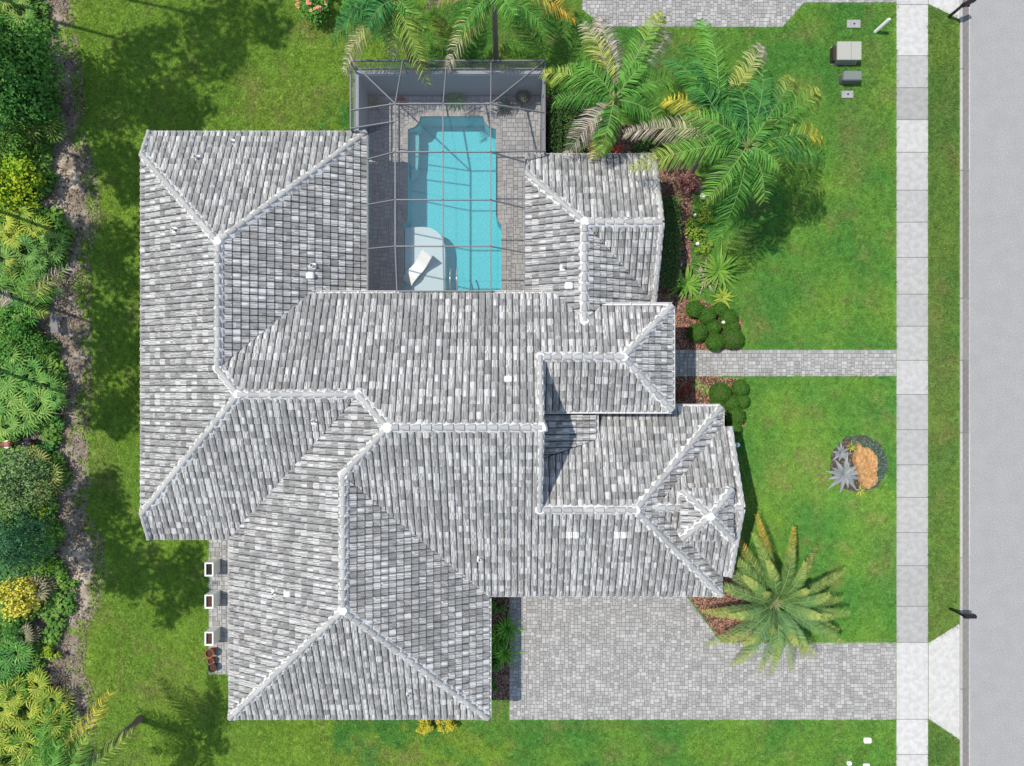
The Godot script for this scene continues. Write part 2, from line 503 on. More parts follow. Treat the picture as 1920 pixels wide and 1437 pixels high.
var cap_shapes := []
func ridge(roof: Node3D, a: Vector3, b: Vector3, drop: float, rake := 0.0) -> void:   # from the low end a to the high end b; caps bedded in white mortar
	var d := (b - a)
	var length := d.length()
	d = d / length
	var s := d.cross(Vector3.UP).normalized()
	var n := s.cross(d)
	var bed := MB.new()
	var steps := int(length / 0.11) + 1
	var prev := []
	for i in steps + 1:
		var p := a + d * (length * i / steps)
		var wl := 0.235 + rng.randf_range(-0.05, 0.04)
		var wr := 0.235 + rng.randf_range(-0.05, 0.04)
		if rake != 0.0:
			wl = 0.13 + rng.randf_range(-0.02, 0.02); wr = 0.13 + rng.randf_range(-0.02, 0.02)
		var top := 0.13 + rng.randf_range(-0.008, 0.008)
		var row := [p - s * wl + n * (0.02 - drop * wl), p - s * (wl - 0.03) + n * (0.095 - drop * wl), p - s * 0.09 + n * top, p + s * 0.09 + n * top, p + s * (wr - 0.03) + n * (0.095 - drop * wr), p + s * wr + n * (0.02 - drop * wr)]
		if prev:
			for k in 5:
				bed.quad_to(prev[k], prev[k + 1], row[k + 1], row[k], n * 0.3 + s * (k - 2))
		prev = row
	obj("mortar_bed", bed, M["mortar"], roof)
	if cap_shapes.is_empty():
		for v in 8:
			var mb := MB.new()
			var g := rng.randf_range(0.40, 0.56)
			mb.col = Color(g, g, g)
			for i in 10:
				var t0 := PI * i / 10.0; var t1 := PI * (i + 1) / 10.0
				var c := [Vector3(cos(t0) * 0.14, sin(t0) * 0.115 + 0.055, 0.0), Vector3(cos(t1) * 0.14, sin(t1) * 0.115 + 0.055, 0.0), Vector3(cos(t1) * 0.10, sin(t1) * 0.08 + 0.02, 0.47), Vector3(cos(t0) * 0.10, sin(t0) * 0.08 + 0.02, 0.47)]
				var m0 := Vector3(cos(t0), sin(t0), 0); var m1 := Vector3(cos(t1), sin(t1), 0)
				mb.smooth(c[0], c[1], c[2], m0, m1, m1); mb.smooth(c[0], c[2], c[3], m0, m1, m0)
				var i0 := Vector3(cos(t0) * 0.108, sin(t0) * 0.083 + 0.045, 0.0); var i1 := Vector3(cos(t1) * 0.108, sin(t1) * 0.083 + 0.045, 0.0)
				mb.quad_to(c[0], c[1], i1, i0, Vector3(0, 0, -1))
			cap_shapes.append(mb.mesh())
	var count := maxi(1, roundi(length / 0.435))
	for i in count:
		var o := put("ridge_tile", cap_shapes[rng.randi() % 8], M["ridge tile"], roof)
		var turn := Basis(s * -1.0, n, d) if (s * -1.0).cross(n).dot(d) > 0 else Basis(s, n, d)
		o.transform = Transform3D(turn.rotated(Vector3.UP, rng.randf_range(-0.02, 0.02)), a + d * (length * i / count) + n * 0.045)
		o.scale = Vector3(0.8 if rake != 0.0 else 1.0, 1, length / count / 0.435 * 1.0)

func rp(key: String, u: float, z: float, up := 0.0) -> Vector3:
	return Vector3(u, hgt(key, u, z) + up, z)

func wall_box(house: Node3D, x0: float, x1: float, z0: float, z1: float, h: float) -> void:
	var mb := MB.new()
	mb.box(Vector3((x0 + x1) / 2, h / 2, (z0 + z1) / 2), Vector3(x1 - x0, h, z1 - z0))
	obj("wall", mb, M["stucco"], house)

func gutter(house: Node3D, a: Vector3, b: Vector3, out: Vector3) -> void:
	var mb := MB.new()
	var d := (b - a).normalized()
	var l := (b - a).length()
	var bs := Basis(d, Vector3.UP, d.cross(Vector3.UP))
	var m := (a + b) * 0.5
	mb.box(m + out * 0.125 + Vector3(0, 0.0, 0), Vector3(l, 0.11, 0.018), bs)
	mb.box(m + out * 0.065 + Vector3(0, -0.052, 0), Vector3(l, 0.008, 0.10), bs)
	mb.box(m + out * 0.006 + Vector3(0, -0.02, 0), Vector3(l, 0.15, 0.014), bs)
	var g := obj("gutter", mb, M["gutter metal"], house)
	var strap := MB.new()
	strap.box(Vector3.ZERO, Vector3(0.03, 0.012, 0.13), bs)
	var sm := strap.mesh()
	for i in int(l / 0.8):
		put("strap", sm, M["white trim"], g).position = a + d * (0.4 + i * 0.8) + out * 0.066 + Vector3(0, 0.062, 0)

func fascia(house: Node3D, a: Vector3, b: Vector3, out: Vector3) -> void:
	var mb := MB.new()
	var d := (b - a).normalized()
	mb.box((a + b) * 0.5 + out * 0.085 + Vector3(0, -0.06, 0), Vector3((b - a).length(), 0.17, 0.03), Basis(d, Vector3.UP, d.cross(Vector3.UP)))
	obj("fascia", mb, M["white trim"], house)

func window(house: Node3D, p: Vector3, out: Vector3, w: float, h: float, door := false) -> void:
	var s := out.cross(Vector3.UP)
	var b := Basis(s, Vector3.UP, s.cross(Vector3.UP))
	var mb := MB.new()
	for q in [[-1, 0], [1, 0], [0, 1], [0, -1]]:
		mb.box(p + s * (q[0] * w / 2) + Vector3(0, q[1] * h / 2, 0) + out * 0.03, Vector3(0.08 if q[0] else w - 0.08, h + 0.08 if q[0] else 0.08, 0.06), b)
	var f := obj("door" if door else "window", mb, M["white trim"], house)
	var g := MB.new()
	g.box(p + out * 0.012, Vector3(w - 0.08, h - 0.08, 0.02), b)
	obj("panel" if door else "pane", g, M["white trim"] if door else M["glass"], f)

func build_house() -> void:
	var house := thing("tiled_house", "large house with grey tiled hip roofs filling the middle of the plot", "house")
	var roof := build_roof(house)
	var L1 := rp("N1", -12.06, -5.8); var L2 := rp("N", -12.06, -0.57); var V1 := rp("N", -11.025, 0.465); var V3 := rp("N", -6.175, 0.465)
	var V4 := rp("N", -4.89, 1.75); var V5 := rp("S", -6.8935, 3.754); var V6 := rp("S2", -6.8935, 9.284)
	var R1 := rp("N3", 3.088, -6.855)
	for r in [[L2, L1, 0.5], [rp("N1", -16.33, -10.07), L1, 0.34], [rp("N1", -6.59, -11.27), L1, 0.34], [L2, V1, 0.34], [V1, V3, 0.5], [rp("SB", -16.33, 5.77), V1, 0.34],
			[V3, V4, 0.34], [rp("N", 1.16, 1.75), V4, 0.5], [V5, V4, 0.34], [V5, V6, 0.5], [rp("S2", -12.68, 15.07), V6, 0.34], [rp("S2", -1.107, 15.07), V6, 0.34],
			[rp("E3", 3.088, -2.635), R1, 0.5], [rp("N3", 0.663, -9.28), R1, 0.34], [rp("N3", 6.37, -6.855), R1, 0.5],
			[rp("ES", 4.625, -1.08), rp("ES", 1.16, -1.08), 0.5], [rp("EE", 6.845, -3.3), rp("EE", 4.625, -1.08), 0.34], [rp("EE", 6.845, 1.14), rp("EE", 4.625, -1.08), 0.34],
			[rp("GN", 5.19, 5.33), rp("GN", 1.16, 5.33), 0.5], [rp("GN", 9.4, 1.12), rp("GN", 5.19, 5.33), 0.34], [rp("S", 9.4, 9.54), rp("S", 5.19, 5.33), 0.34],
			[rp("DN", 9.82, 5.33), rp("DN", 6.1, 5.33), 0.5], [rp("CN", 7.2, 4.51), rp("CN", 8.24, 5.55), 0.34], [rp("CN", 9.28, 4.51), rp("CN", 8.24, 5.55), 0.34],
			[rp("CS", 7.2, 6.59), rp("CS", 8.24, 5.55), 0.34], [rp("CS", 9.28, 6.59), rp("CS", 8.24, 5.55), 0.34]]:
		ridge(roof, r[0], r[1], r[2])
	for r in [[rp("N", 1.16, -1.08, 0.04), rp("N", 1.16, 1.75, 0.04)], [rp("S", 1.16, 5.33, 0.04), rp("S", 1.16, 1.75, 0.04)], [rp("N3", 6.37, -10.26, 0.04), rp("N3", 6.37, -6.855, 0.04)],
			[rp("S3", 6.37, -3.573, 0.04), rp("S3", 6.37, -6.855, 0.04)], [rp("DN", 9.82, 2.03, 0.04), rp("DN", 9.82, 5.33, 0.04)], [rp("DS", 9.82, 8.63, 0.04), rp("DS", 9.82, 5.33, 0.04)],
			[rp("N1", -16.33, -11.27, 0.02), rp("N1", -16.33, -10.07, 0.02)], [rp("SB", -16.33, 6.97, 0.02), rp("SB", -16.33, 5.77, 0.02)], [rp("N3", 0.663, -10.26, 0.02), rp("N3", 0.663, -9.28, 0.02)]]:
		ridge(roof, r[0], r[1], 0.0, 1.0)
	var knots := MB.new()                                # mortar knots where ridges meet
	for p in [L1, L2, V1, V3, V4, V5, V6, R1, rp("ES", 4.625, -1.08), rp("GN", 5.19, 5.33), rp("CN", 8.24, 5.55), rp("N", 1.16, 1.75), rp("ES", 1.16, -1.08), rp("GN", 1.16, 5.33), rp("E3", 3.088, -2.635)]:
		var kn := MB.new()
		var kp := []
		for a in 11:
			kp.append(Vector3(cos(TAU * a / 11), 0, sin(TAU * a / 11)) * rng.randf_range(0.20, 0.30))
		for a in 11:
			var k0: Vector3 = kp[a]; var k1: Vector3 = kp[(a + 1) % 11]
			kn.quad_to(p + k0 + Vector3(0, -0.04, 0), p + k1 + Vector3(0, -0.04, 0), p + k1 * 0.7 + Vector3(0, 0.16, 0), p + k0 * 0.7 + Vector3(0, 0.16, 0), k0 + k1)
			kn.tri_to(p + Vector3(0, 0.185, 0), p + k0 * 0.7 + Vector3(0, 0.16, 0), p + k1 * 0.7 + Vector3(0, 0.16, 0), Vector3.UP)
		obj("mortar_knot", kn, M["mortar"], roof)
	# walls under the roofs
	wall_box(house, -15.75, -7.1, -10.75, 6.4, 2.95)
	wall_box(house, -7.1, 1.0, -0.8, 8.95, 3.0)
	wall_box(house, -12.15, -1.65, 6.4, 14.5, 2.98)
	wall_box(house, 1.0, 8.9, 1.75, 9.0, 2.96)
	wall_box(house, 1.25, 5.9, -9.75, -2.8, 2.97)
	wall_box(house, 1.2, 6.25, -2.8, 0.55, 4.2)
	wall_box(house, 8.9, 9.4, 2.6, 8.05, 2.94)
	var gables := MB.new()
	gables.tri_to(Vector3(1.1, 4.25, 6.1), Vector3(1.1, 4.25, -2.2), Vector3(1.1, 6.6, 1.75), Vector3.RIGHT)
	gables.tri_to(Vector3(1.1, 4.25, 6.1), Vector3(1.1, 3.0, 6.1), Vector3(1.1, 4.25, -0.9), Vector3.RIGHT)
	gables.tri_to(Vector3(1.1, 3.0, 6.1), Vector3(1.1, 3.0, -0.9), Vector3(1.1, 4.25, -0.9), Vector3.RIGHT)
	obj("gable_wall", gables, M["stucco"], house)
	var g2 := MB.new()
	g2.tri_to(Vector3(6.25, 2.9, -9.9), Vector3(6.25, 2.9, -3.7), Vector3(6.25, 4.45, -6.855), Vector3.RIGHT)
	g2.quad_to(Vector3(6.25, 0, -9.75), Vector3(6.25, 0, -3.4), Vector3(6.25, 2.9, -3.4), Vector3(6.25, 2.9, -9.75), Vector3.RIGHT)
	obj("gable_wall", g2, M["stucco"], house)
	var g3 := MB.new()
	g3.tri_to(Vector3(9.7, 2.9, 2.3), Vector3(9.7, 2.9, 8.35), Vector3(9.7, 4.4, 5.33), Vector3.RIGHT)
	g3.quad_to(Vector3(9.7, 0, 2.6), Vector3(9.7, 0, 8.05), Vector3(9.7, 2.9, 8.05), Vector3(9.7, 2.9, 2.6), Vector3.RIGHT)
	obj("gable_wall", g3, M["stucco"], house)
	var cup := MB.new()
	cup.box(Vector3(8.24, 4.4, 5.55), Vector3(1.8, 0.7, 1.8))
	obj("cupola_base", cup, M["stucco"], house)
	# openings
	for q in [[Vector3(-15.75, 1.5, -7), Vector3.LEFT, 1.6, 1.3], [Vector3(-15.75, 1.5, -2), Vector3.LEFT, 2.2, 1.3], [Vector3(-15.75, 1.5, 3.4), Vector3.LEFT, 1.6, 1.3], [Vector3(-10, 1.5, 14.5), Vector3.BACK, 1.6, 1.3],
			[Vector3(-4.2, 1.5, 14.5), Vector3.BACK, 1.6, 1.3], [Vector3(9.7, 1.6, 5.3), Vector3.RIGHT, 2.4, 1.5], [Vector3(6.25, 1.5, -6.8), Vector3.RIGHT, 2.0, 1.4], [Vector3(-11.5, 1.5, -10.75), Vector3.FORWARD, 1.8, 1.3]]:
		window(house, q[0], q[1], q[2], q[3])
	window(house, Vector3(6.25, 1.3, -1.1), Vector3.RIGHT, 1.5, 2.5, true)
	window(house, Vector3(2.2, 1.2, 9.0), Vector3.BACK, 2.7, 2.3, true)
	window(house, Vector3(6.0, 1.2, 9.0), Vector3.BACK, 4.8, 2.3, true)
	window(house, Vector3(-12.15, 1.2, 9.5), Vector3.LEFT, 2.4, 2.3, true)
	# eaves
	for g in [[Vector3(3.9, 4.29, -3.34), Vector3(6.9, 4.29, -3.34), Vector3.FORWARD], [Vector3(6.885, 4.27, -3.3), Vector3(6.885, 4.27, 1.14), Vector3.RIGHT], [Vector3(1.25, 4.27, 1.18), Vector3(6.9, 4.27, 1.18), Vector3.BACK],
			[Vector3(-8.7, 4.0, -3.88), Vector3(1.85, 4.0, -3.88), Vector3.FORWARD], [Vector3(6.6, 2.88, 1.08), Vector3(9.4, 2.88, 1.08), Vector3.FORWARD], [Vector3(3.68, 3.58, 0.9), Vector3(3.68, 3.58, 2.3), Vector3.RIGHT],
			[Vector3(-1.07, 2.9, 9.7), Vector3(-1.07, 2.9, 15.1), Vector3.RIGHT], [Vector3(9.44, 2.88, 1.12), Vector3(9.44, 2.88, 1.95), Vector3.RIGHT]]:
		gutter(house, g[0], g[1], g[2])
	for g in [[Vector3(-12.7, 2.9, 15.07), Vector3(-1.08, 2.9, 15.07), Vector3.BACK], [Vector3(-1.0, 2.9, 9.54), Vector3(9.4, 2.9, 9.54), Vector3.BACK], [Vector3(-16.33, 2.9, -11.27), Vector3(-6.6, 2.9, -11.27), Vector3.FORWARD],
			[Vector3(-16.33, 3.5, -10.0), Vector3(-16.33, 3.5, 5.75), Vector3.LEFT], [Vector3(-16.33, 2.9, 6.97), Vector3(-12.8, 2.9, 6.97), Vector3.BACK], [Vector3(-12.68, 2.9, 7.05), Vector3(-12.68, 2.9, 15.07), Vector3.LEFT],
			[Vector3(-6.59, 2.9, -11.2), Vector3(-6.59, 2.9, -3.9), Vector3.RIGHT], [Vector3(0.663, 3.39, -9.2), Vector3(0.663, 3.39, -3.9), Vector3.LEFT], [Vector3(0.663, 2.9, -10.26), Vector3(6.37, 2.9, -10.26), Vector3.FORWARD]]:
		fascia(house, g[0], g[1], g[2])
	# what pokes through the tiles
	for q in [["N1", 372, 298, 0], ["N1", 437, 268, 1], ["W1", 330, 433, 1], ["E1", 588, 500, 0], ["W3", 1055, 503, 1], ["S", 900, 1047, 0], ["S2", 768, 1298, 0], ["W2", 516, 1110, 1], ["SB", 590, 790, 1]]:
		var p := on_roof(q[0], q[1], q[2])
		var mb := MB.new()
		mb.soft_box(p + Vector3(0, 0.05, 0), Vector3(0.26, 0.16, 0.28), 0.03)
		var v := obj("pipe_flashing", mb, M["white trim"], roof)
		var t := MB.new()
		var r := 0.055 if q[3] else 0.075
		t.lathe(p, [[r, 0.0], [r, 0.38], [r - 0.012, 0.38], [r - 0.012, 0.2], [0.0, 0.2]], 12)
		obj("vent_pipe", t, M["gutter metal"], v)
	for q in [["E1", 583, 518, 0.34], ["W3", 1066, 537, 0.36], ["N", 953, 711, 0.32], ["W2", 541, 1112, 0.30]]:
		var p := on_roof(q[0], q[1], q[2])
		var mb := MB.new()
		mb.soft_box(p + Vector3(0, 0.14, 0), Vector3(q[3], 0.22, q[3] * 0.8), 0.05)
		obj("roof_vent", mb, M["white trim"], roof)

# ------------------------------------------------------------------ paving
func pavers(parent: Node3D, poly: PackedVector2Array, y: float, mod: float, singles: int, tones: Array, hole := PackedVector2Array()) -> void:
	var lo := Vector2(1e9, 1e9); var hi := Vector2(-1e9, -1e9)
	for q in poly:
		lo = lo.min(q); hi = hi.max(q)
	var nx := int((hi.x - lo.x) / mod) + 1
	var nz := int((hi.y - lo.y) / mod) + 1
	var used := PackedByteArray()
	used.resize(nx * nz)
	var mb := MB.new()
	var shapes := {}
	var made := 0
	for j in nz:
		for i in nx:
			if used[j * nx + i]: continue
			var r := rng.randf()
			var w := 2; var h := 2
			if r < 0.30: w = 3
			elif r < 0.42: h = 3
			elif r < 0.52: w = 1
			w = mini(w, nx - i); h = mini(h, nz - j)
			for b in h:
				for a in w:
					if used[(j + b) * nx + i + a]: w = mini(w, a) if b == 0 else w
			for b in h:
				for a in w: used[(j + b) * nx + i + a] = 1
			var g := 0.006
			var p0 := lo + Vector2(i * mod + g, j * mod + g)
			var p1 := lo + Vector2((i + w) * mod - g, (j + h) * mod - g)
			var cell := PackedVector2Array([p0, Vector2(p1.x, p0.y), p1, Vector2(p0.x, p1.y)])
			var inside := 0
			for q in cell:
				if Geometry2D.is_point_in_polygon(q, poly): inside += 1
			if inside == 0: continue
			if hole.size():
				var hit := 0
				for q in cell:
					if Geometry2D.is_point_in_polygon(q, hole): hit += 1
				if hit == 4: continue
				if hit > 0:
					mb.col = tones[rng.randi() % tones.size()]
					for piece in Geometry2D.clip_polygons(cell, hole): mb.slab(piece, y - 0.02, y)
					continue
			var tn := rng.randi() % tones.size()
			var top := y + rng.randf_range(-0.002, 0.002)
			if inside < 4:
				mb.col = tones[tn]
				for piece in Geometry2D.intersect_polygons(cell, poly): mb.slab(piece, y - 0.02, top)
			elif made < singles and w >= 3 and h == 2:
				made += 1
				if not shapes.has(tn):
					var one := MB.new()
					one.col = tones[tn]
					paver(one, Vector2(-1.5 * mod + g, -mod + g), Vector2(1.5 * mod - g, mod - g), 0.0)
					shapes[tn] = one.mesh()
				put("paver", shapes[tn], M["paver"], parent).position = Vector3((p0.x + p1.x) / 2, top, (p0.y + p1.y) / 2)
			else:
				mb.col = tones[tn]
				paver(mb, p0, p1, top)
	tag(obj("pavers", mb, M["paver"], parent), "", "", "", "stuff")

func paver(mb: MB, a: Vector2, b: Vector2, y: float) -> void:
	var c := 0.009
	var t := [Vector3(a.x + c, y, a.y + c), Vector3(b.x - c, y, a.y + c), Vector3(b.x - c, y, b.y - c), Vector3(a.x + c, y, b.y - c)]
	var l := [Vector3(a.x, y - 0.02, a.y), Vector3(b.x, y - 0.02, a.y), Vector3(b.x, y - 0.02, b.y), Vector3(a.x, y - 0.02, b.y)]
	mb.quad_to(t[0], t[1], t[2], t[3], Vector3.UP)
	for k in 4:
		mb.quad_to(t[k], t[(k + 1) % 4], l[(k + 1) % 4], l[k], (t[k] + t[(k + 1) % 4]) * 0.5 - (t[0] + t[2]) * 0.5 + Vector3.UP * 0.01)

var lawn_holes := []       # everything that is not grass, as polygons in plan
var litter_edge := [[97, -60], [100, 0], [122, 110], [130, 250], [152, 330], [158, 420], [138, 480], [140, 560], [142, 700], [136, 800], [140, 900], [134, 960], [163, 1010], [166, 1120], [132, 1180], [128, 1260], [146, 1300], [152, 1437], [156, 1500]]

func edge_at(z: float) -> float:
	var py := z / CAM_H * FOCAL + 718.5
	for i in litter_edge.size() - 1:
		if py <= litter_edge[i + 1][1] or i == litter_edge.size() - 2:
			var t := clampf((py - litter_edge[i][1]) / (litter_edge[i + 1][1] - litter_edge[i][1]), 0, 1)
			return (lerpf(litter_edge[i][0], litter_edge[i + 1][0], t) - 960.0) * CAM_H / FOCAL
	return -22.0

func spot(p: Vector2, px: float, py: float, rx: float, rz: float) -> float:
	var q := at2(px, py)
	return maxf(0.0, 1.0 - Vector2((p.x - q.x) / rx, (p.y - q.y) / rz).length())

var straw_spots: Array[Vector4] = []
func grass_color(p: Vector2) -> Color:                 # turf: greener and more straw-coloured patches; west side tinted as if sunlit
	var a := noise_a.get_noise_2d(p.x, p.y)
	var b := noise_b.get_noise_2d(p.x, p.y)
	var c := Color(0.090, 0.260, 0.048).lerp(Color(0.170, 0.330, 0.050), clampf(0.45 + 1.2 * a, 0, 1))
	c = c.lerp(Color(0.25, 0.385, 0.045), clampf((-p.x - 3.0 + 12.0 * a + 7.0 * b) / 2.5, 0.0, 1.0) * 0.6)  # sunshine painted into the west lawn as brighter yellow-green, edge broken by noise
	var straw := clampf((b - 0.18) * 1.6, 0, 0.6) + maxf(0.0, noise_c.get_noise_2d(p.x * 0.5, p.y * 0.12) - 0.32) * 0.9
	for s in straw_spots:
		var dx: float = p.x - s.x
		if absf(dx) > s.z: continue
		var dz: float = p.y - s.y
		if absf(dz) > s.w: continue
		straw += maxf(0.0, 1.0 - sqrt(dx * dx / (s.z * s.z) + dz * dz / (s.w * s.w))) * (0.55 + 0.5 * b)
	c = c.lerp(Color(0.27, 0.25, 0.095), clampf(straw * 0.6, 0, 0.6))
	if p.x > 20.4 and p.x < 22.4: c = c.lerp(Color(0.13, 0.17, 0.045), 0.45)
	return c

func build_ground() -> void:
	for s in [[1610, 230, 1.6, 2.2], [1600, 300, 1.2, 2.5], [1520, 60, 1.2, 0.8], [1640, 120, 0.8, 1.4], [1660, 1050, 0.9, 2.4], [1755, 600, 0.9, 3.4], [1760, 720, 1.2, 2.6], [1790, 1080, 0.6, 1.6], [1765, 820, 0.7, 2.0], [1785, 300, 0.5, 1.6], [1520, 560, 0.6, 1.2],
			[1405, 590, 0.8, 1.6], [1455, 900, 1.2, 1.2], [1570, 1080, 0.7, 0.7], [1400, 440, 0.9, 0.6], [1455, 870, 0.8, 1.5], [560, 200, 2.6, 1.8], [600, 60, 1.4, 1.0], [470, 160, 1.2, 1.4], [150, 1280, 0.9, 2.4], [190, 1300, 1.0, 1.2], [310, 1290, 2.6, 1.4], [195, 870, 1.0, 2.0], [175, 400, 0.7, 1.6], [170, 1170, 0.7, 1.4],
			[1520, 870, 1.0, 2.0], [720, 1420, 3.0, 0.6], [1120, 1362, 6.0, 0.22], [250, 1425, 1.6, 0.8]]:
		var q := at2(s[0], s[1])
		straw_spots.append(Vector4(q.x, q.y, s[2], s[3]))
	noise_a.seed = 11; noise_a.frequency = 0.22; noise_a.fractal_octaves = 4
	noise_b.seed = 12; noise_b.frequency = 0.5; noise_b.fractal_octaves = 4
	noise_c.seed = 13; noise_c.frequency = 1.1; noise_c.fractal_octaves = 3
	# earth colours of the plot, 52 x 39 m
	var iw := 560; var ih := 420
	var im := Image.create(iw, ih, false, Image.FORMAT_RGB8)
	for y in ih:
		var z := -19.5 + 39.0 * (y + 0.5) / ih
		var edge := edge_at(z)
		for x in iw:
			var u := -26.0 + 52.0 * (x + 0.5) / iw
			var c: Color
			var b := noise_b.get_noise_2d(u * 2.0, z * 2.0)
			var e := u - edge + 0.9 * noise_b.get_noise_2d(u, z + 50)
			if e < 0.35:                                  # leaf litter and sand
				c = Color(0.16, 0.13, 0.10).lerp(Color(0.29, 0.25, 0.205), clampf(0.5 + b * 1.6, 0, 1))
				var sand := 0.0
				for s in [[128, 330, 1.0, 1.2], [120, 405, 0.7, 0.9], [145, 1060, 0.8, 1.5], [130, 1130, 1.0, 1.2], [140, 1345, 0.5, 1.6], [128, 910, 0.5, 1.0], [240, 1430, 1.8, 0.7]]: sand += spot(Vector2(u, z), s[0], s[1], s[2], s[3]) * 1.6
				c = c.lerp(Color(0.50, 0.42, 0.33), clampf(sand * (0.5 + b * 1.4), 0, 0.85))
			else:
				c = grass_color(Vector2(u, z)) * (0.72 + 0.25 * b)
			im.set_pixel(x, y, c.linear_to_srgb())
	var m := mat("earth", Color.WHITE, 0.97)
	m.albedo_texture = ImageTexture.create_from_image(im)
	var mb := MB.new()                                   # one sheet to the horizon, open where the pool is dug in
	var hx := [-400.0, -5.8, -0.2, 400.0]
	var hz := [-400.0, -13.5, -3.9, 400.0]
	for i in 3:
		for j in 3:
			if i == 1 and j == 1: continue
			mb.quad_to(Vector3(hx[i], 0, hz[j]), Vector3(hx[i + 1], 0, hz[j]), Vector3(hx[i + 1], 0, hz[j + 1]), Vector3(hx[i], 0, hz[j + 1]), Vector3.UP)
	for i in mb.uv.size():
		var p := mb.v[i]
		mb.uv[i] = Vector2((p.x + 26.0) / 52.0, (p.z + 19.5) / 39.0)
	ground_piece("ground", mb, m, "level plot of turf and bare sandy earth")
	# street side
	var road := MB.new()
	road.slab(PackedVector2Array([Vector2(22.62, -200), Vector2(60, -200), Vector2(60, 200), Vector2(22.62, 200)]), -0.1, 0.012)
	ground_piece("road", road, M["asphalt"], "pale grey asphalt street along the plot")
	var kerb := Node3D.new()
	kerb.name = "kerb"; add_child(kerb); tag(kerb, "low concrete kerb with stained gutter beside the street", "", "", "structure")
	var cuts := [-80, 130, 320, 560, 676, 812, 1046, 1292, 1520]
	for i in cuts.size() - 1:
		var z0 := at(0, cuts[i]).z; var z1 := at(0, cuts[i + 1]).z
		var g := 0.5 + rng.randf_range(-0.05, 0.05)
		var back := MB.new(); back.col = Color(g, g * 0.985, g * 0.95)
		back.soft_box(Vector3(22.16, 0.0, (z0 + z1) / 2), Vector3(0.13, 0.16, z1 - z0 - 0.015), 0.03)
		obj("kerb_stone", back, M["kerb concrete"], kerb)
		var pan := MB.new(); pan.col = Color(0.25, 0.235, 0.22) * rng.randf_range(0.9, 1.15)
		pan.box(Vector3(22.39, -0.03, (z0 + z1) / 2), Vector3(0.32, 0.08, z1 - z0 - 0.012))
		obj("gutter_pan", pan, M["kerb concrete"], kerb)
		var lip := MB.new(); lip.col = Color(g, g, g * 0.98)
		lip.box(Vector3(22.585, -0.03, (z0 + z1) / 2), Vector3(0.065, 0.095, z1 - z0 - 0.01))
		obj("gutter_lip", lip, M["kerb concrete"], kerb)
	var walk := Node3D.new()
	walk.name = "sidewalk"; add_child(walk); tag(walk, "sidewalk of pale concrete slabs", "", "", "structure")
	var sy := [-70, 9, 105, 165, 225, 286, 357, 417, 483, 552, 612, 676, 740, 806, 872, 933, 999, 1061, 1137, 1205, 1349, 1415, 1490]
	var sg := [0.62, 0.64, 0.50, 0.42, 0.60, 0.55, 0.50, 0.53, 0.51, 0.48, 0.52, 0.57, 0.49, 0.48, 0.52, 0.51, 0.50, 0.46, 0.47, 0.66, 0.68, 0.66]
	var bedb := MB.new()
	bedb.box(Vector3(at(1710.5, 0).x, -0.02, 0), Vector3(59.0 * CAM_H / FOCAL - 0.06, 0.06, 40.0))
	obj("joint_filler", bedb, M["bedding sand"], walk)
	for i in sy.size() - 1:
		var z0 := at(0, sy[i]).z; var z1 := at(0, sy[i + 1]).z
		var s := MB.new(); s.col = Color(sg[i], sg[i] * 0.99, sg[i] * 0.965)
		s.soft_box(Vector3(at(1710.5, 0).x, -0.03, (z0 + z1) / 2), Vector3(59.0 * CAM_H / FOCAL, 0.12, z1 - z0 - 0.022), 0.012)
		obj("slab", s, M["concrete"], walk)
	for a in [[1741, 1206, 1799, 1170, 1799, 1387, 1741, 1348], [1741, 8, 1799, 36, 1799, -60, 1741, -60]]:
		var s := MB.new(); s.col = Color(0.66, 0.65, 0.63)
		s.slab(poly_px(a), -0.05, 0.028)
		ground_piece("driveway_apron", s, M["concrete"], "pale concrete apron between sidewalk and kerb")
		lawn_holes.append(poly_px(a))
	var grey := []
	for i in 14:
		var g := rng.randf_range(0.34, 0.56)
		grey.append(Color(g * 1.005, g * 0.99, g * 0.97))
	for d in [["driveway", [955, 1050, 1236, 1050, 1290, 1122, 1352, 1205, 1680, 1205, 1680, 1350, 955, 1350], 300, "driveway of small grey concrete pavers before the garage"],
			["walkway", [1210, 656, 1680, 656, 1680, 706, 1210, 706], 60, "front walkway of grey pavers crossing the lawn"],
			["neighbour_driveway", [1092, -70, 1092, 18, 1130, 50, 1467, 51, 1508, 5, 1681, 5, 1681, -70], 80, "neighbouring driveway of grey pavers along the top edge"],
			["patio", [391, 985, 450, 985, 450, 1265, 391, 1265], 30, "narrow side patio of weathered grey pavers under planters"]]:
		var poly := poly_px(d[1])
		var b := MB.new()
		b.slab(poly, -0.05, 0.008)
		var o := ground_piece(d[0], b, M["bedding sand"], d[3])
		pavers(o, poly, 0.027, 0.094 if d[0] != "patio" else 0.11, d[2], grey)
		lawn_holes.append(poly)
	for a in [[1679, -80, 1742, -80, 1742, 1520, 1679, 1520], [1798, -80, 1990, -80, 1990, 1520, 1798, 1520], [664, 176, 1016, 176, 1016, 620, 664, 620]]: lawn_holes.append(poly_px(a))
	for r in [[-15.75, -7.1, -10.75, 6.4], [-7.3, 1.0, -12, 9], [-12.15, -1.65, 6, 14.5], [1, 9.6, 1.75, 9], [1.2, 6.3, -9.75, 1]]:
		lawn_holes.append(PackedVector2Array([Vector2(r[0], r[2]), Vector2(r[1], r[2]), Vector2(r[1], r[3]), Vector2(r[0], r[3])]))

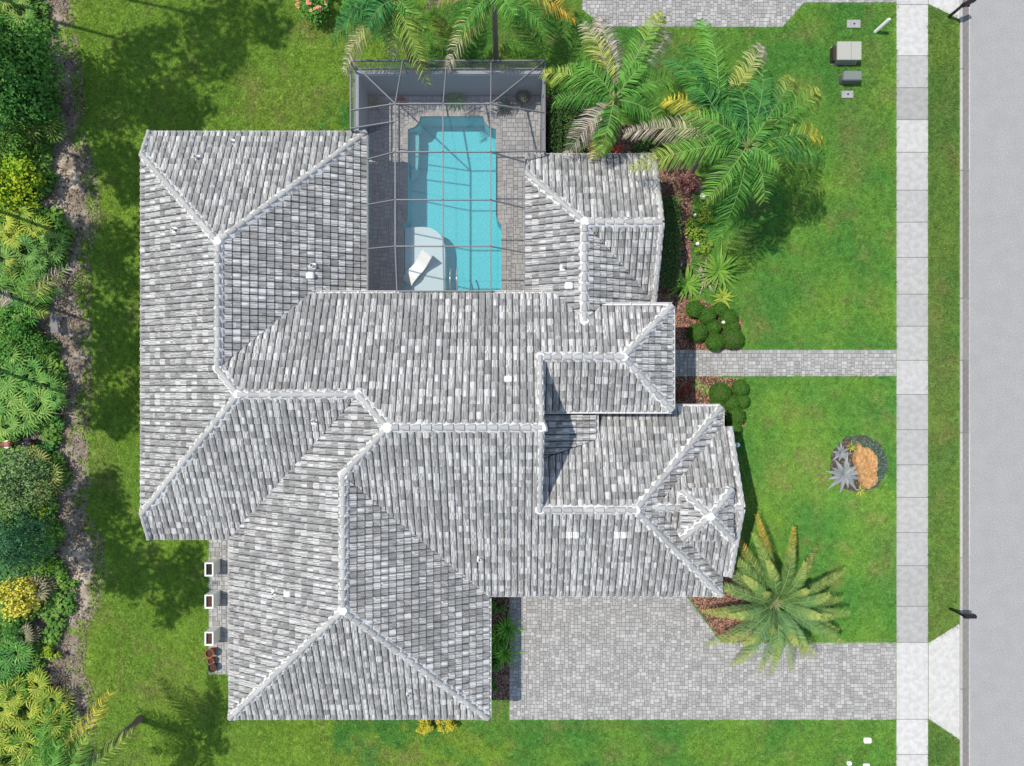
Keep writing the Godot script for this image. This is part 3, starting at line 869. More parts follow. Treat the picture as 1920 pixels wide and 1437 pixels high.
func build_beds() -> void:
	var chip := MB.new()
	chip.col = Color.WHITE
	chip.quad_to(Vector3(-0.05, 0, -0.012), Vector3(0.05, 0.01, -0.014), Vector3(0.045, 0.006, 0.013), Vector3(-0.04, 0.004, 0.012), Vector3.UP)
	var cm := chip.mesh()
	for d in [["front_bed", [1200, 585, 1292, 590, 1310, 560, 1392, 600, 1386, 657, 1205, 657], "mulch bed with clipped shrubs north of the walkway", 0], ["front_bed", [1205, 706, 1330, 706, 1392, 712, 1396, 800, 1340, 812, 1200, 812], "mulch bed with clipped shrubs south of the walkway", 0],
			["side_bed", [1195, 315, 1300, 330, 1296, 470, 1290, 590, 1195, 590], "shaded bed under the hedge at the east gable", 1], ["side_bed", [1012, 178, 1100, 178, 1110, 232, 1245, 238, 1300, 330, 1012, 330], "bed of dark earth and chips beneath the palms", 1],
			["corner_bed", [905, 1050, 955, 1050, 955, 1312, 905, 1312], "narrow mulch bed in the corner beside the driveway", 2], ["palm_bed", [1240, 1052, 1292, 1120, 1354, 1204, 1440, 1204, 1420, 1090, 1330, 1050], "reddish mulch bed under the feathery date palm", 0],
			["island_bed", [], "round stone-filled bed in the front lawn", 3]]:
		var poly := PackedVector2Array()
		if d[3] == 3:
			for i in 28: poly.append(at2(1610, 870) + Vector2(cos(TAU * i / 28), sin(TAU * i / 28)) * (1.42 + 0.05 * sin(i * 2.1)))
		else: poly = poly_px(d[1])
		var mb := MB.new()
		mb.slab(poly, -0.05, 0.02)
		var o := ground_piece(d[0], mb, M["soil"], d[2])
		lawn_holes.append(poly)
		var lo := Vector2(1e9, 1e9); var hi := Vector2(-1e9, -1e9)
		for q in poly:
			lo = lo.min(q); hi = hi.max(q)
		var spots := []; var cols := PackedColorArray()
		for i in int((hi.x - lo.x) * (hi.y - lo.y) * 260):
			var p := Vector2(rng.randf_range(lo.x, hi.x), rng.randf_range(lo.y, hi.y))
			if not Geometry2D.is_point_in_polygon(p, poly): continue
			var b := Basis.from_euler(Vector3(rng.randf_range(-0.4, 0.4), rng.randf() * TAU, rng.randf_range(-0.4, 0.4))) * rng.randf_range(0.6, 1.3)
			spots.append(Transform3D(b, Vector3(p.x, 0.03 + rng.randf() * 0.02, p.y)))
			var t := rng.randf()
			var c := Color(0.34, 0.13, 0.08).lerp(Color(0.46, 0.25, 0.18), t)
			if d[3] == 1: c = Color(0.26, 0.13, 0.09).lerp(Color(0.42, 0.24, 0.18), t)
			if d[3] == 2: c = Color(0.24, 0.13, 0.09).lerp(Color(0.40, 0.26, 0.19), t)
			if d[3] == 3: c = Color(0.05, 0.045, 0.045).lerp(Color(0.22, 0.20, 0.19), t * t)
			if rng.randf() < 0.15: c = c.lerp(Color(0.04, 0.025, 0.02), 0.7)
			cols.append(c)
		copies("mulch", cm, M["chip"], spots, cols, o)
	# dry leaves on the earth along the wild strip
	var leaf := MB.new()
	leaf.tri_to(Vector3(-0.07, 0, 0), Vector3(0, 0.012, -0.028), Vector3(0.075, 0.01, 0.004), Vector3.UP)
	leaf.tri_to(Vector3(-0.07, 0, 0), Vector3(0.075, 0.01, 0.004), Vector3(0, 0.015, 0.03), Vector3.UP)
	var spots := []; var cols := PackedColorArray()
	for i in 22000:
		var z := rng.randf_range(-19.3, 19.3)
		var u := edge_at(z) + 0.8 - pow(rng.randf(), 1.4) * 4.8
		var t := noise_b.get_noise_2d(u * 1.5, z * 1.5)
		if t + rng.randf_range(-0.5, 0.5) < -0.15: continue
		spots.append(Transform3D(Basis.from_euler(Vector3(rng.randf_range(-0.5, 0.5), rng.randf() * TAU, rng.randf_range(-0.5, 0.5))) * rng.randf_range(0.5, 1.4), Vector3(u, 0.012 + rng.randf() * 0.03, z)))
		var c := Color(0.15, 0.115, 0.085).lerp(Color(0.36, 0.30, 0.24), rng.randf())
		if rng.randf() < 0.2: c = Color(0.06, 0.045, 0.035)
		if rng.randf() < 0.025: c = Color(0.28, 0.12, 0.07)
		cols.append(c)
	tag(copies("leaf_litter", leaf.mesh(), M["chip"], spots, cols), "dry brown leaves strewn over the sandy strip", "leaf litter")

func build_grass() -> void:
	var shapes := []
	for k in 3:
		var mb := MB.new()
		mb.col = Color.WHITE
		for i in 34:
			var a := rng.randf() * TAU
			var r := sqrt(rng.randf()) * 0.12
			var p := Vector3(cos(a) * r, -0.005, sin(a) * r)
			var b := rng.randf() * TAU
			var lean := Vector3(cos(b), 0, sin(b)) * rng.randf_range(0.03, 0.10)
			var side := Vector3(-sin(b), 0, cos(b)) * rng.randf_range(0.008, 0.014)
			var t := p + lean + Vector3(0, rng.randf_range(0.04, 0.085), 0)
			var g := rng.randf_range(0.6, 1.5)
			mb.col = Color(g * rng.randf_range(0.9, 1.15), g, g * rng.randf_range(0.8, 1.1))
			mb.tri_to(p - side, p + side, t, Vector3.UP)
		shapes.append(mb.mesh())
	# where grass grows, on a 0.1 m grid
	var gw := 540; var gh := 400
	var mask := PackedByteArray()
	mask.resize(gw * gh)
	mask.fill(1)
	for poly in lawn_holes:
		var lo := Vector2(1e9, 1e9); var hi := Vector2(-1e9, -1e9)
		for q in poly:
			lo = lo.min(q); hi = hi.max(q)
		for j in range(maxi(0, int((lo.y + 20) * 10)), mini(gh, int((hi.y + 20) * 10) + 2)):
			for i in range(maxi(0, int((lo.x + 27) * 10)), mini(gw, int((hi.x + 27) * 10) + 2)):
				if Geometry2D.is_point_in_polygon(Vector2(i * 0.1 - 27.0, j * 0.1 - 20.0), poly): mask[j * gw + i] = 0
	var spots := [[], [], []]
	var cols := [PackedColorArray(), PackedColorArray(), PackedColorArray()]
	var step := 0.135
	for j in int(39.6 / step):
		for i in int(48.0 / step):
			var p := Vector2(-25.0 + i * step + rng.randf_range(-0.07, 0.07), -19.8 + j * step + rng.randf_range(-0.07, 0.07))
			var mi := clampi(roundi((p.y + 20) * 10), 0, gh - 1) * gw + clampi(roundi((p.x + 27) * 10), 0, gw - 1)
			if mask[mi] == 0: continue
			var e := p.x - edge_at(p.y) + 0.9 * noise_b.get_noise_2d(p.x, p.y + 50)
			if e < rng.randf_range(0.0, 1.1): continue
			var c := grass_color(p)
			var w := rng.randi() % 3
			c *= rng.randf_range(0.68, 1.34)
			spots[w].append(Transform3D(Basis(Vector3.UP, rng.randf() * TAU) * rng.randf_range(0.85, 1.2), Vector3(p.x, 0, p.y)))
			cols[w].append(c)
	var lawn := Node3D.new()
	lawn.name = "lawn_grass"; add_child(lawn)
	tag(lawn, "short green turf grass round the house and along the street", "grass", "", "stuff")
	for w in 3: copies("grass", shapes[w], M["grass"], spots[w], cols[w], lawn)
	print("grass tufts ", spots[0].size() * 3)

# ------------------------------------------------------------------ pool and its cage
func build_pool() -> void:
	var o := [788, 219, 906, 219, 909, 230, 917, 239, 930, 243, 930, 404, 933, 414, 940, 423, 940, 541, 925, 556, 757, 556, 755, 423, 762, 414, 765, 404, 765, 243, 778, 239, 786, 230]
	var outline := poly_px(o)
	var basin := MB.new()
	basin.col = Color(0.085, 0.60, 0.68)
	var turn := 1.0 if not Geometry2D.is_polygon_clockwise(outline) else -1.0
	for i in outline.size():
		var a := outline[i]; var b := outline[(i + 1) % outline.size()]
		var w := -Vector3(b.y - a.y, 0, a.x - b.x) * turn
		basin.quad_to(Vector3(a.x, 0.02, a.y), Vector3(b.x, 0.02, b.y), Vector3(b.x, -1.35, b.y), Vector3(a.x, -1.35, a.y), w)
	basin.flat_poly(outline, -1.35)
	var pool := obj("swimming_pool", basin, M["plaster"])
	tag(pool, "turquoise swimming pool with notched corners under the screened cage", "pool")
	var shelf := MB.new()
	shelf.col = Color(0.62, 0.76, 0.80)
	shelf.slab(poly_px([757.5, 424, 794, 423, 806, 425, 817, 431, 826, 440, 831, 452, 833, 467, 833, 555.5, 757.5, 555.5]), -1.34, -0.30)
	obj("tanning_shelf", shelf, M["shelf plaster"], pool)
	var bench := MB.new()
	bench.col = Color(0.13, 0.47, 0.52)
	bench.slab(poly_px([766, 245, 780, 242, 783, 250, 781, 300, 778, 320, 766, 330]), -1.34, -0.55)
	obj("pool_bench", bench, M["plaster"], pool)
	var water := MB.new()
	water.flat_poly(outline, -0.06)
	obj("water", water, M["pool water"], pool)
	# coping stones
	var pts := []
	for i in outline.size():
		var a := outline[i]; var b := outline[(i + 1) % outline.size()]
		var k := maxi(1, roundi((b - a).length() / 0.23))
		for j in k: pts.append(a.lerp(b, float(j) / k))
	var deck := MB.new()
	for half in [[-7.1, -3.0], [-3.0, 1.42]]:
		var rect := PackedVector2Array([Vector2(half[0], -14.25), Vector2(half[1], -14.25), Vector2(half[1], -0.7), Vector2(half[0], -0.7)])
		for piece in Geometry2D.clip_polygons(rect, outline): deck.slab(piece, -0.06, 0.028)
	var d := ground_piece("pool_deck", deck, M["bedding sand"], "paved pool deck inside the screened cage")
	var tones := []
	for i in 12:
		var g := rng.randf_range(0.38, 0.58)
		tones.append(Color(g * 1.005, g * 0.985, g * 0.97))
	var shapes := tones
	for i in pts.size():
		var a: Vector2 = pts[i]; var b: Vector2 = pts[(i + 1) % pts.size()]
		var na: Vector2 = (pts[(i + 1) % pts.size()] - pts[i - 1]).normalized(); var nb: Vector2 = (pts[(i + 2) % pts.size()] - a).normalized()
		na = Vector2(na.y, -na.x) * turn * 0.25; nb = Vector2(nb.y, -nb.x) * turn * 0.25
		var s := MB.new(); s.col = tones[rng.randi() % 12].lerp(Color(0.48, 0.43, 0.38), 0.5)
		var t := (b - a) * 0.025
		s.slab(PackedVector2Array([a + t, b - t, b + nb - t, a + na + t]), 0.0, 0.062)
		obj("coping_stone", s, M["paver"], d)
	var grown: PackedVector2Array = Geometry2D.offset_polygon(outline, 0.255)[0]
	pavers(d, PackedVector2Array([Vector2(-7.08, -14.15), Vector2(1.4, -14.15), Vector2(1.4, -0.8), Vector2(-7.08, -0.8)]), 0.052, 0.11, 200, tones, grown)
	# low stucco wall round the far end
	var lw := thing("garden_wall", "low grey-blue stucco wall around the far end of the pool deck", "wall")
	for q in [[-7.25, 1.5, -14.42, -14.2], [-7.25, -7.08, -14.2, -11.1], [1.42, 1.5, -14.2, -10.1]]:
		var mb := MB.new()
		mb.box(Vector3((q[0] + q[1]) / 2, 1.1, (q[2] + q[3]) / 2), Vector3(q[1] - q[0], 2.2, q[3] - q[2]))
		obj("wall_panel", mb, M["lanai wall"], lw)
	# cage
	var cage := thing("pool_cage", "grey aluminium pool cage with insect screens over the pool", "cage")
	var hT := 4.6
	var uL := -4.98; var uM := -2.94; var uR := -0.91
	var zs := [-11.9, -9.85, -7.81, -5.83, -3.98]
	var hs := [4.6, 4.6, 4.6, 4.6, 4.16]
	var uw := -7.17; var ue := 1.46; var zn := -14.31; var hE := 3.4
	var left := func(z: float) -> Vector3: return Vector3(-6.5, 3.02, z + 0.05)
	var right := func(z: float) -> Vector3: return Vector3(0.56, 3.45, z + 0.05)
	var bars := []
	for k in 5:
		bars.append([Vector3(uL, hs[k], zs[k]), Vector3(uM, hs[k], zs[k])]); bars.append([Vector3(uM, hs[k], zs[k]), Vector3(uR, hs[k], zs[k])])
		if k > 0 and k < 4:
			bars.append([left.call(zs[k] - 0.25), Vector3(uL, hs[k], zs[k])]); bars.append([right.call(zs[k]), Vector3(uR, hs[k], zs[k])])
		if k < 4:
			for u in [uL, uM, uR]: bars.append([Vector3(u, hs[k], zs[k]), Vector3(u, hs[k + 1], zs[k + 1])])
	bars.append([Vector3(-6.5, 3.02, -11.2), Vector3(-6.5, 3.02, -3.95)]); bars.append([Vector3(0.56, 3.45, -10.0), Vector3(0.56, 3.45, -3.95)])
	bars.append([Vector3(uw, hE, zn), Vector3(ue, hE, zn)]); bars.append([Vector3(uw, hE, zn), Vector3(uw, hE, -11.3)]); bars.append([Vector3(ue, hE, zn), Vector3(ue, hE, -10.3)])
	bars.append([Vector3(uw, 2.62, zn), Vector3(ue, 2.62, zn)]); bars.append([Vector3(uw, 2.62, zn), Vector3(uw, 2.62, -11.3)]); bars.append([Vector3(ue, 2.62, zn), Vector3(ue, 2.62, -10.3)])
	for u in [uw, -4.85, -2.9, -0.93, ue]: bars.append([Vector3(u, 2.18, zn), Vector3(u, hE, zn)])
	bars.append([Vector3(uw, 2.18, -11.3), Vector3(uw, hE, -11.3)]); bars.append([Vector3(ue, 2.18, -10.3), Vector3(ue, hE, -10.3)])
	for q in [[-4.85, uL], [-2.9, uM], [-0.93, uR]]: bars.append([Vector3(q[0], hE, zn), Vector3(q[1], hT, zs[0])])
	bars.append([Vector3(uw, hE, zn), Vector3(uL, hT, zs[0])]); bars.append([Vector3(ue, hE, zn), Vector3(uR, hT, zs[0])])
	bars.append([Vector3(uw, hE, -12.1), Vector3(uL, hT, zs[0])]); bars.append([Vector3(ue, hE, -12.0), Vector3(uR, hT, zs[0])])
	bars.append([Vector3(uw, hE, -11.3), Vector3(uL, hT, -11.15)]); bars.append([Vector3(ue, hE, -10.3), Vector3(uR, hT, zs[1])])
	for b in bars:
		var mb := MB.new()
		var a: Vector3 = b[0]; var e: Vector3 = b[1]
		var dd := (e - a).normalized()
		var s := dd.cross(Vector3.UP)
		if s.length() < 0.05: s = Vector3.RIGHT
		s = s.normalized()
		mb.box((a + e) * 0.5, Vector3((e - a).length() + 0.04, 0.10, 0.045), Basis(dd, s.cross(dd), s))
		obj("beam", mb, M["cage frame"], cage)
	var pans := []
	for k in 4:
		pans.append([Vector3(uL, hs[k], zs[k]), Vector3(uM, hs[k], zs[k]), Vector3(uM, hs[k + 1], zs[k + 1]), Vector3(uL, hs[k + 1], zs[k + 1])])
		pans.append([Vector3(uM, hs[k], zs[k]), Vector3(uR, hs[k], zs[k]), Vector3(uR, hs[k + 1], zs[k + 1]), Vector3(uM, hs[k + 1], zs[k + 1])])
	var lz := [-11.2, -10.1, -8.06, -6.08, -3.95]
	for k in 4:
		pans.append([Vector3(-6.5, 3.02, lz[k]), Vector3(uL, hs[k], -11.2 if k == 0 else zs[k]), Vector3(uL, hs[k + 1], zs[k + 1]), Vector3(-6.5, 3.02, lz[k + 1])])
		if k > 0: pans.append([Vector3(0.56, 3.45, zs[k] + 0.05), Vector3(uR, hs[k], zs[k]), Vector3(uR, hs[k + 1], zs[k + 1]), Vector3(0.56, 3.45, zs[k + 1])])
	pans.append([Vector3(ue, hE, -12.0), Vector3(uR, hT, zs[0]), Vector3(uR, hT, zs[1]), Vector3(ue, hE, -10.3)])
	var ux := [uw, -4.85, -2.9, -0.93, ue]
	var ut := [uL, uL, uM, uR, uR]
	for k in 4:
		pans.append([Vector3(ux[k], hE, zn), Vector3(ux[k + 1], hE, zn), Vector3(ut[k + 1], hT, zs[0]), Vector3(ut[k], hT, zs[0])])
		pans.append([Vector3(ux[k], 2.2, zn), Vector3(ux[k + 1], 2.2, zn), Vector3(ux[k + 1], hE, zn), Vector3(ux[k], hE, zn)])
	pans.append([Vector3(uw, hE, zn), Vector3(uw, hE, -12.1), Vector3(uL, hT, zs[0]), Vector3(uL, hT, zs[0])])
	pans.append([Vector3(ue, hE, zn), Vector3(ue, hE, -12.0), Vector3(uR, hT, zs[0]), Vector3(uR, hT, zs[0])])
	pans.append([Vector3(uw, hE, -12.1), Vector3(uw, hE, -11.3), Vector3(uL, hT, -11.2), Vector3(uL, hT, zs[0])])
	pans.append([Vector3(uw, 2.2, zn), Vector3(uw, 2.2, -11.3), Vector3(uw, hE, -11.3), Vector3(uw, hE, zn)])
	pans.append([Vector3(ue, 2.2, zn), Vector3(ue, 2.2, -10.3), Vector3(ue, hE, -10.3), Vector3(ue, hE, zn)])
	for q in pans:
		var mb := MB.new()
		mb.quad_to(q[0], q[1], q[2], q[3], Vector3.UP + Vector3(0.01, 0, 0.02))
		obj("screen_panel", mb, M["insect screen"], cage)
	# chaise standing on the shelf
	var ch := thing("chaise_longue", "white moulded chaise longue standing on the shallow pool shelf", "chaise", at(783, 504) + Vector3(0, -0.30, 0))
	ch.rotation.y = atan2(-(615.0 - 855.0), 790.0 - 590.0)
	var prf := [[-0.86, 0.20], [-0.70, 0.30], [-0.48, 0.42], [-0.30, 0.42], [-0.12, 0.33], [0.05, 0.30], [0.2, 0.34], [0.4, 0.48], [0.62, 0.68], [0.84, 0.86]]
	var body := MB.new()
	for i in prf.size() - 1:
		var a := Vector2(prf[i][0], prf[i][1]); var b := Vector2(prf[i + 1][0], prf[i + 1][1])
		var t := Vector3(b.x - a.x, b.y - a.y, 0)
		body.box(Vector3((a.x + b.x) / 2, (a.y + b.y) / 2, 0), Vector3(t.length() + 0.012, 0.05, 0.58), Basis(t.normalized(), Vector3(-t.y, t.x, 0).normalized(), Vector3.BACK))
	obj("seat", body, M["resin chaise"], ch)
	for q in [[-0.45, 0.38], [0.3, 0.36]]:
		var lg := MB.new()
		lg.soft_box(Vector3(q[0], q[1] / 2, 0), Vector3(0.36, q[1], 0.5), 0.03)
		obj("foot", lg, M["resin chaise"], ch)
	var rail := thing("pool_handrail", "pair of curved steel handrails at the pool steps", "handrail")
	for px in [846, 858]:
		var mb := MB.new()
		var b0 := at(px, 556, 0.05)
		var ps := []
		for i in 11:
			var t := i / 10.0
			ps.append(b0 + Vector3(0, 0.05 + sin(PI * minf(t * 0.62, 1.0)) * 0.85 - (0.5 * t * t), -0.05 - 1.25 * t))
		mb.tube(ps, ps.map(func(_q): return 0.036), 8)
		obj("rail", mb, M["steel"], rail)

# ------------------------------------------------------------------ plants
func bez(a: Vector3, b: Vector3, c: Vector3, t: float) -> Vector3:
	return a * (1 - t) * (1 - t) + b * 2.0 * t * (1 - t) + c * t * t

func frond(parent: Node3D, c0: Vector3, tip: Vector3, lift: float, wid: float, n: int, col: Color, col2: Color, hang := 0.35) -> void:
	var mb := MB.new()
	var flat := tip - c0
	flat.y = 0
	var mid := c0 + flat * 0.5 + Vector3(0, lift + (tip.y - c0.y) * 0.3, 0)
	var pts := []; var rad := []
	for i in 9:
		pts.append(bez(c0, mid, tip, i / 8.0)); rad.append(lerpf(0.032, 0.006, i / 8.0))
	mb.col = col.lerp(Color(0.30, 0.36, 0.14), 0.55)
	mb.tube(pts, rad, 4, false)
	for i in n:
		var s := 0.10 + 0.90 * (i + rng.randf() * 0.5) / n
		var p := bez(c0, mid, tip, s)
		var t := (bez(c0, mid, tip, minf(s + 0.02, 1.02)) - p).normalized()
		var sd := t.cross(Vector3.UP).normalized()
		var up := sd.cross(t)
		var l := wid * (0.25 + 0.85 * pow(sin(PI * clampf(pow(s, 0.8), 0.06, 0.96)), 0.7))
		for side in [-1.0, 1.0]:
			var dir: Vector3 = (sd * side + t * (0.75 if wid < 0.45 else rng.randf_range(0.45, 0.85)) + up * (rng.randf_range(0.05, 0.25) if wid < 0.45 else rng.randf_range(-0.15, 0.38))).normalized()
			var q1: Vector3 = p + dir * l * 0.5
			var q2: Vector3 = p + (dir * l + Vector3.DOWN * l * hang * rng.randf_range(0.7, 1.3)) * rng.randf_range(0.85, 1.05)
			var stiff := wid < 0.45
			var tw := rng.randf_range(-0.3, 0.3) if stiff else rng.randf_range(-0.9, 0.9)
			var w := (t * cos(tw) + up * sin(tw)) * (0.027 if wid > 0.45 else 0.021)
			var c := col.lerp(col2, clampf(smoothstep(0.35, 1.0, s) + rng.randf_range(-0.3, 0.3), 0, 1))
			mb.col = c * (rng.randf_range(0.75, 1.3) if stiff else rng.randf_range(0.6, 1.5))
			mb.tri_to(p - w * 0.6, p + w * 0.6, q1 + w, up)
			mb.tri_to(p - w * 0.6, q1 + w, q1 - w, up)
			mb.tri_to(q1 - w, q1 + w, q2 + w * 0.25, up)
			mb.tri_to(q1 - w, q2 + w * 0.25, q2 - w * 0.25, up)
	obj("frond", mb, M["frond"], parent)

func trunk(parent: Node3D, a: Vector3, b: Vector3, r0: float, r1: float, col: Color) -> void:
	var mb := MB.new()
	mb.col = col
	var pts := []; var rad := []
	var k := 14
	for i in k + 1:
		var t := float(i) / k
		pts.append(bez(a, a.lerp(b, 0.5) + Vector3((a.x - b.x) * 0.12, 0.2, (a.z - b.z) * 0.12), b, t))
		rad.append(lerpf(r0, r1, t) * (1.06 if i % 2 else 0.95) * (1.35 if i == 0 else 1.0))
	mb.tube(pts, rad, 9)
	obj("trunk", mb, M["trunk"], parent)

const G1 := Color(0.052, 0.172, 0.030)     # palm green
const G2 := Color(0.092, 0.240, 0.040)
const GB := Color(0.042, 0.155, 0.042)       # blue-green
const YL := Color(0.42, 0.37, 0.045)
const GY := Color(0.26, 0.30, 0.06)
const DEAD := Color(0.34, 0.30, 0.25)
const OR := Color(0.50, 0.25, 0.03)

func palm(label: String, base: Vector3, crown: Vector3, fronds: Array, wid := 0.62, group := "feather palms at the back of the pool") -> void:
	var t := thing("feather_palm", label, "palm tree", base, group)
	var c := crown - base
	trunk(t, Vector3.ZERO, c, 0.15, 0.10, Color(0.24, 0.20, 0.17))
	for f in fronds:                                   # tip pixel x, y, height, green, tip colour
		var tip := at(f[0], f[1], f[2]) - base
		var fl := Vector2(tip.x - c.x, tip.z - c.z).length()
		var d := Vector3(tip.x - c.x, 0, tip.z - c.z).normalized()
		frond(t, c + d * 0.08, tip, 0.35 + fl * 0.32, wid, int(24 + fl * 13), f[3], f[4], 0.4)
	var fill := 4 if crown.y < 6.5 else 6
	for i in fill:
		var a := TAU * (i + rng.randf() * 0.6) / fill
		var r := rng.randf_range(1.5, 2.7)
		frond(t, c + Vector3(cos(a), 0, sin(a)) * 0.06, c + Vector3(cos(a) * r, rng.randf_range(-0.9, 0.3), sin(a) * r), 0.35 + r * 0.25, wid, int(20 + r * 13), G1.lerp(G2, rng.randf()), G2.lerp(GY, rng.randf() * 0.5), 0.4)
	var bud := MB.new()
	bud.col = Color(0.16, 0.24, 0.06)
	bud.lathe(c - Vector3(0, 0.25, 0), [[0.11, 0], [0.14, 0.2], [0.09, 0.45], [0.02, 0.75], [0.0, 0.78]], 8)
	obj("bud", bud, M["frond"], t)

func build_palms() -> void:
	palm("palm with ringed trunk and yellowing fronds behind the pool cage", at(930, 112), at(927, -12, 5.6), [[838, 132, 3.6, GY, DEAD], [1078, 38, 4.0, GY, OR], [795, 14, 3.6, OR.lerp(DEAD, 0.4), DEAD], [1010, -110, 4.4, G2, GY], [850, -130, 4.4, G1, GY], [930, -190, 4.6, G2, G2], [1060, -30, 4.8, G1, GY], [965, 30, 6.6, G2, G2]])
	palm("palm with drooping blue-green fronds at the cage's northwest side", at(768, 112), at(742, -2, 5.2), [[803, 160, 3.4, G2.lerp(GY, 0.5), GY], [645, 138, 3.4, GY, DEAD], [622, 78, 4.2, GB, GB], [735, 108, 3.4, GY, DEAD], [640, 12, 4.5, GB, G2], [690, 52, 5.4, GB, GB], [860, -40, 4.4, G1, G2], [690, -120, 4.6, G1, G2], [790, -130, 4.6, GB, G2], [630, 40, 4.6, GB, GB]])
	palm("palm with broad green fronds between hedge and neighbouring driveway", at(1150, 258), at(1152, 186, 4.7), [[1016, 138, 3.9, G2, GY], [1092, 42, 3.9, GY, DEAD], [1122, 36, 3.7, DEAD, DEAD], [1243, 24, 4.0, G2, GY], [1278, 152, 4.0, G2, G1], [1112, 300, 3.5, GY, YL.lerp(DEAD, 0.3)], [1062, 292, 3.5, DEAD, DEAD], [1040, 190, 4.0, G1, G2], [1210, 118, 5.2, G2, G2], [1255, 60, 3.5, DEAD.lerp(G2, 0.4), DEAD], [1085, 120, 5.0, G2, G2]], 0.68)
	palm("tall palm with orange tipped fronds leaning over the front lawn", at(1306, 358), at(1402, 274, 6.6), [[1180, 318, 5.0, G2, GY], [1168, 250, 4.4, DEAD.lerp(GY, 0.5), DEAD], [1345, 452, 4.6, G1, G2], [1545, 300, 5.0, GB, G2], [1542, 262, 5.2, G1, YL], [1538, 172, 5.0, G1, GY], [1484, 146, 5.2, GB, GY], [1424, 118, 5.4, GB, G2], [1376, 152, 6.0, GB, G1], [1400, 345, 5.6, GB, GB], [1450, 215, 6.4, GB, G1], [1300, 255, 6.4, G1, GB], [1440, 330, 5.8, GB, GB], [1330, 205, 6.2, GB, GB]], 0.72)
	palm("palm with yellow brown frond ends behind the leaning palm", at(1292, 332), at(1345, 222, 5.9), [[1311, 36, 4.6, G2, G2], [1428, 86, 4.6, GY, DEAD], [1244, 190, 4.6, GY, YL], [1250, 112, 5.0, G1, GB], [1282, 84, 5.0, GB, G1], [1380, 140, 5.6, GB, G1], [1300, 160, 6.2, GB, G1], [1270, 262, 4.8, G1, G2], [1312, 182, 5.2, YL, OR], [1392, 190, 6.0, G1, G1], [1335, 120, 5.6, G1, GB]], 0.66)
	palm("curved palm with yellow-green fronds at the bottom corner of the lawn", at(262, 1348), at(113, 1482, 6.0), [[208, 1298, 4.6, GY, YL], [252, 1372, 4.6, G2, GY], [150, 1345, 4.8, G2, GY], [90, 1330, 4.8, G1, G2], [40, 1400, 4.8, G2, GY], [230, 1450, 4.6, G2, GY], [110, 1390, 6.4, G2, G2], [60, 1490, 5, G1, G2], [180, 1560, 4.8, G1, G2], [70, 1580, 4.8, G1, G2]], 0.6, "feather palms along the wild strip")
	# the date palm by the driveway
	var base := at(1418, 1106)
	var t := thing("date_palm", "full round date palm with stiff grey-green fronds beside the driveway", "palm tree", base)
	var c := at(1454, 1132, 2.5) - base
	trunk(t, Vector3.ZERO, c, 0.34, 0.30, Color(0.20, 0.16, 0.13))
	for ring in [[15, 3.6, -1.1, 0.5, 0.0], [13, 3.3, -0.3, 0.95, 0.21], [9, 2.4, 0.6, 1.15, 0.4], [5, 1.3, 1.5, 0.7, 0.1]]:
		for i in ring[0]:
			var a: float = TAU * (i + ring[4] + rng.randf_range(-0.18, 0.18)) / ring[0]
			var r: float = ring[1] * rng.randf_range(0.86, 1.1)
			var tip := c + Vector3(cos(a) * r, ring[2] + rng.randf_range(-0.25, 0.25), sin(a) * r)
			tip.y = maxf(tip.y, 0.5)
			var north := -sin(a)
			var col := Color(0.085, 0.175, 0.045).lerp(Color(0.09, 0.19, 0.075), clampf(sin(a) * 0.5 + 0.6, 0, 1))
			var end := Color(0.25, 0.29, 0.07)
			if ring[2] < -1 and (rng.randf() < 0.12 or north > 0.82): end = Color(0.46, 0.27, 0.04)
			frond(t, c + Vector3(cos(a), 0, sin(a)) * 0.12, tip, ring[3], 0.33, 58, col, end, 0.05)
	# young palm in the wild strip
	var yb := at(62, 572)
	var y := thing("young_palm", "young bright green palm arching over the sandy path above the bench", "palm tree", yb)
	trunk(y, Vector3.ZERO, Vector3(0, 0.7, 0), 0.10, 0.08, Color(0.22, 0.2, 0.13))
	for f in [[18, 484, 1.3, G2, YL.lerp(GY, 0.5)], [66, 498, 1.5, G2, G2], [118, 520, 1.1, GY, YL.lerp(G2, 0.5)], [148, 492, 0.5, DEAD, DEAD], [120, 545, 1.0, G2, G2], [0, 558, 0.4, DEAD, DEAD], [90, 590, 1.0, G2, GY]]:
		frond(y, Vector3(0, 0.7, 0), at(f[0], f[1], f[2]) - yb, 0.7, 0.5, 22, f[3], f[4], 0.15)

func add_leaf(mb: MB, p: Vector3, nrm: Vector3, size: float, col: Color) -> void:
	var t := nrm.cross(Vector3(rng.randf() - 0.5, rng.randf() - 0.5, rng.randf() - 0.5))
	if t.length() < 0.01: t = Vector3.RIGHT
	t = t.normalized() * size
	var s := nrm.cross(t) * 0.36
	mb.col = col
	var m := p + nrm * size * 0.12
	mb.tri_to(p - t * 0.5, m + s, p + t * 0.55, nrm)
	mb.tri_to(p - t * 0.5, p + t * 0.55, m - s, nrm)

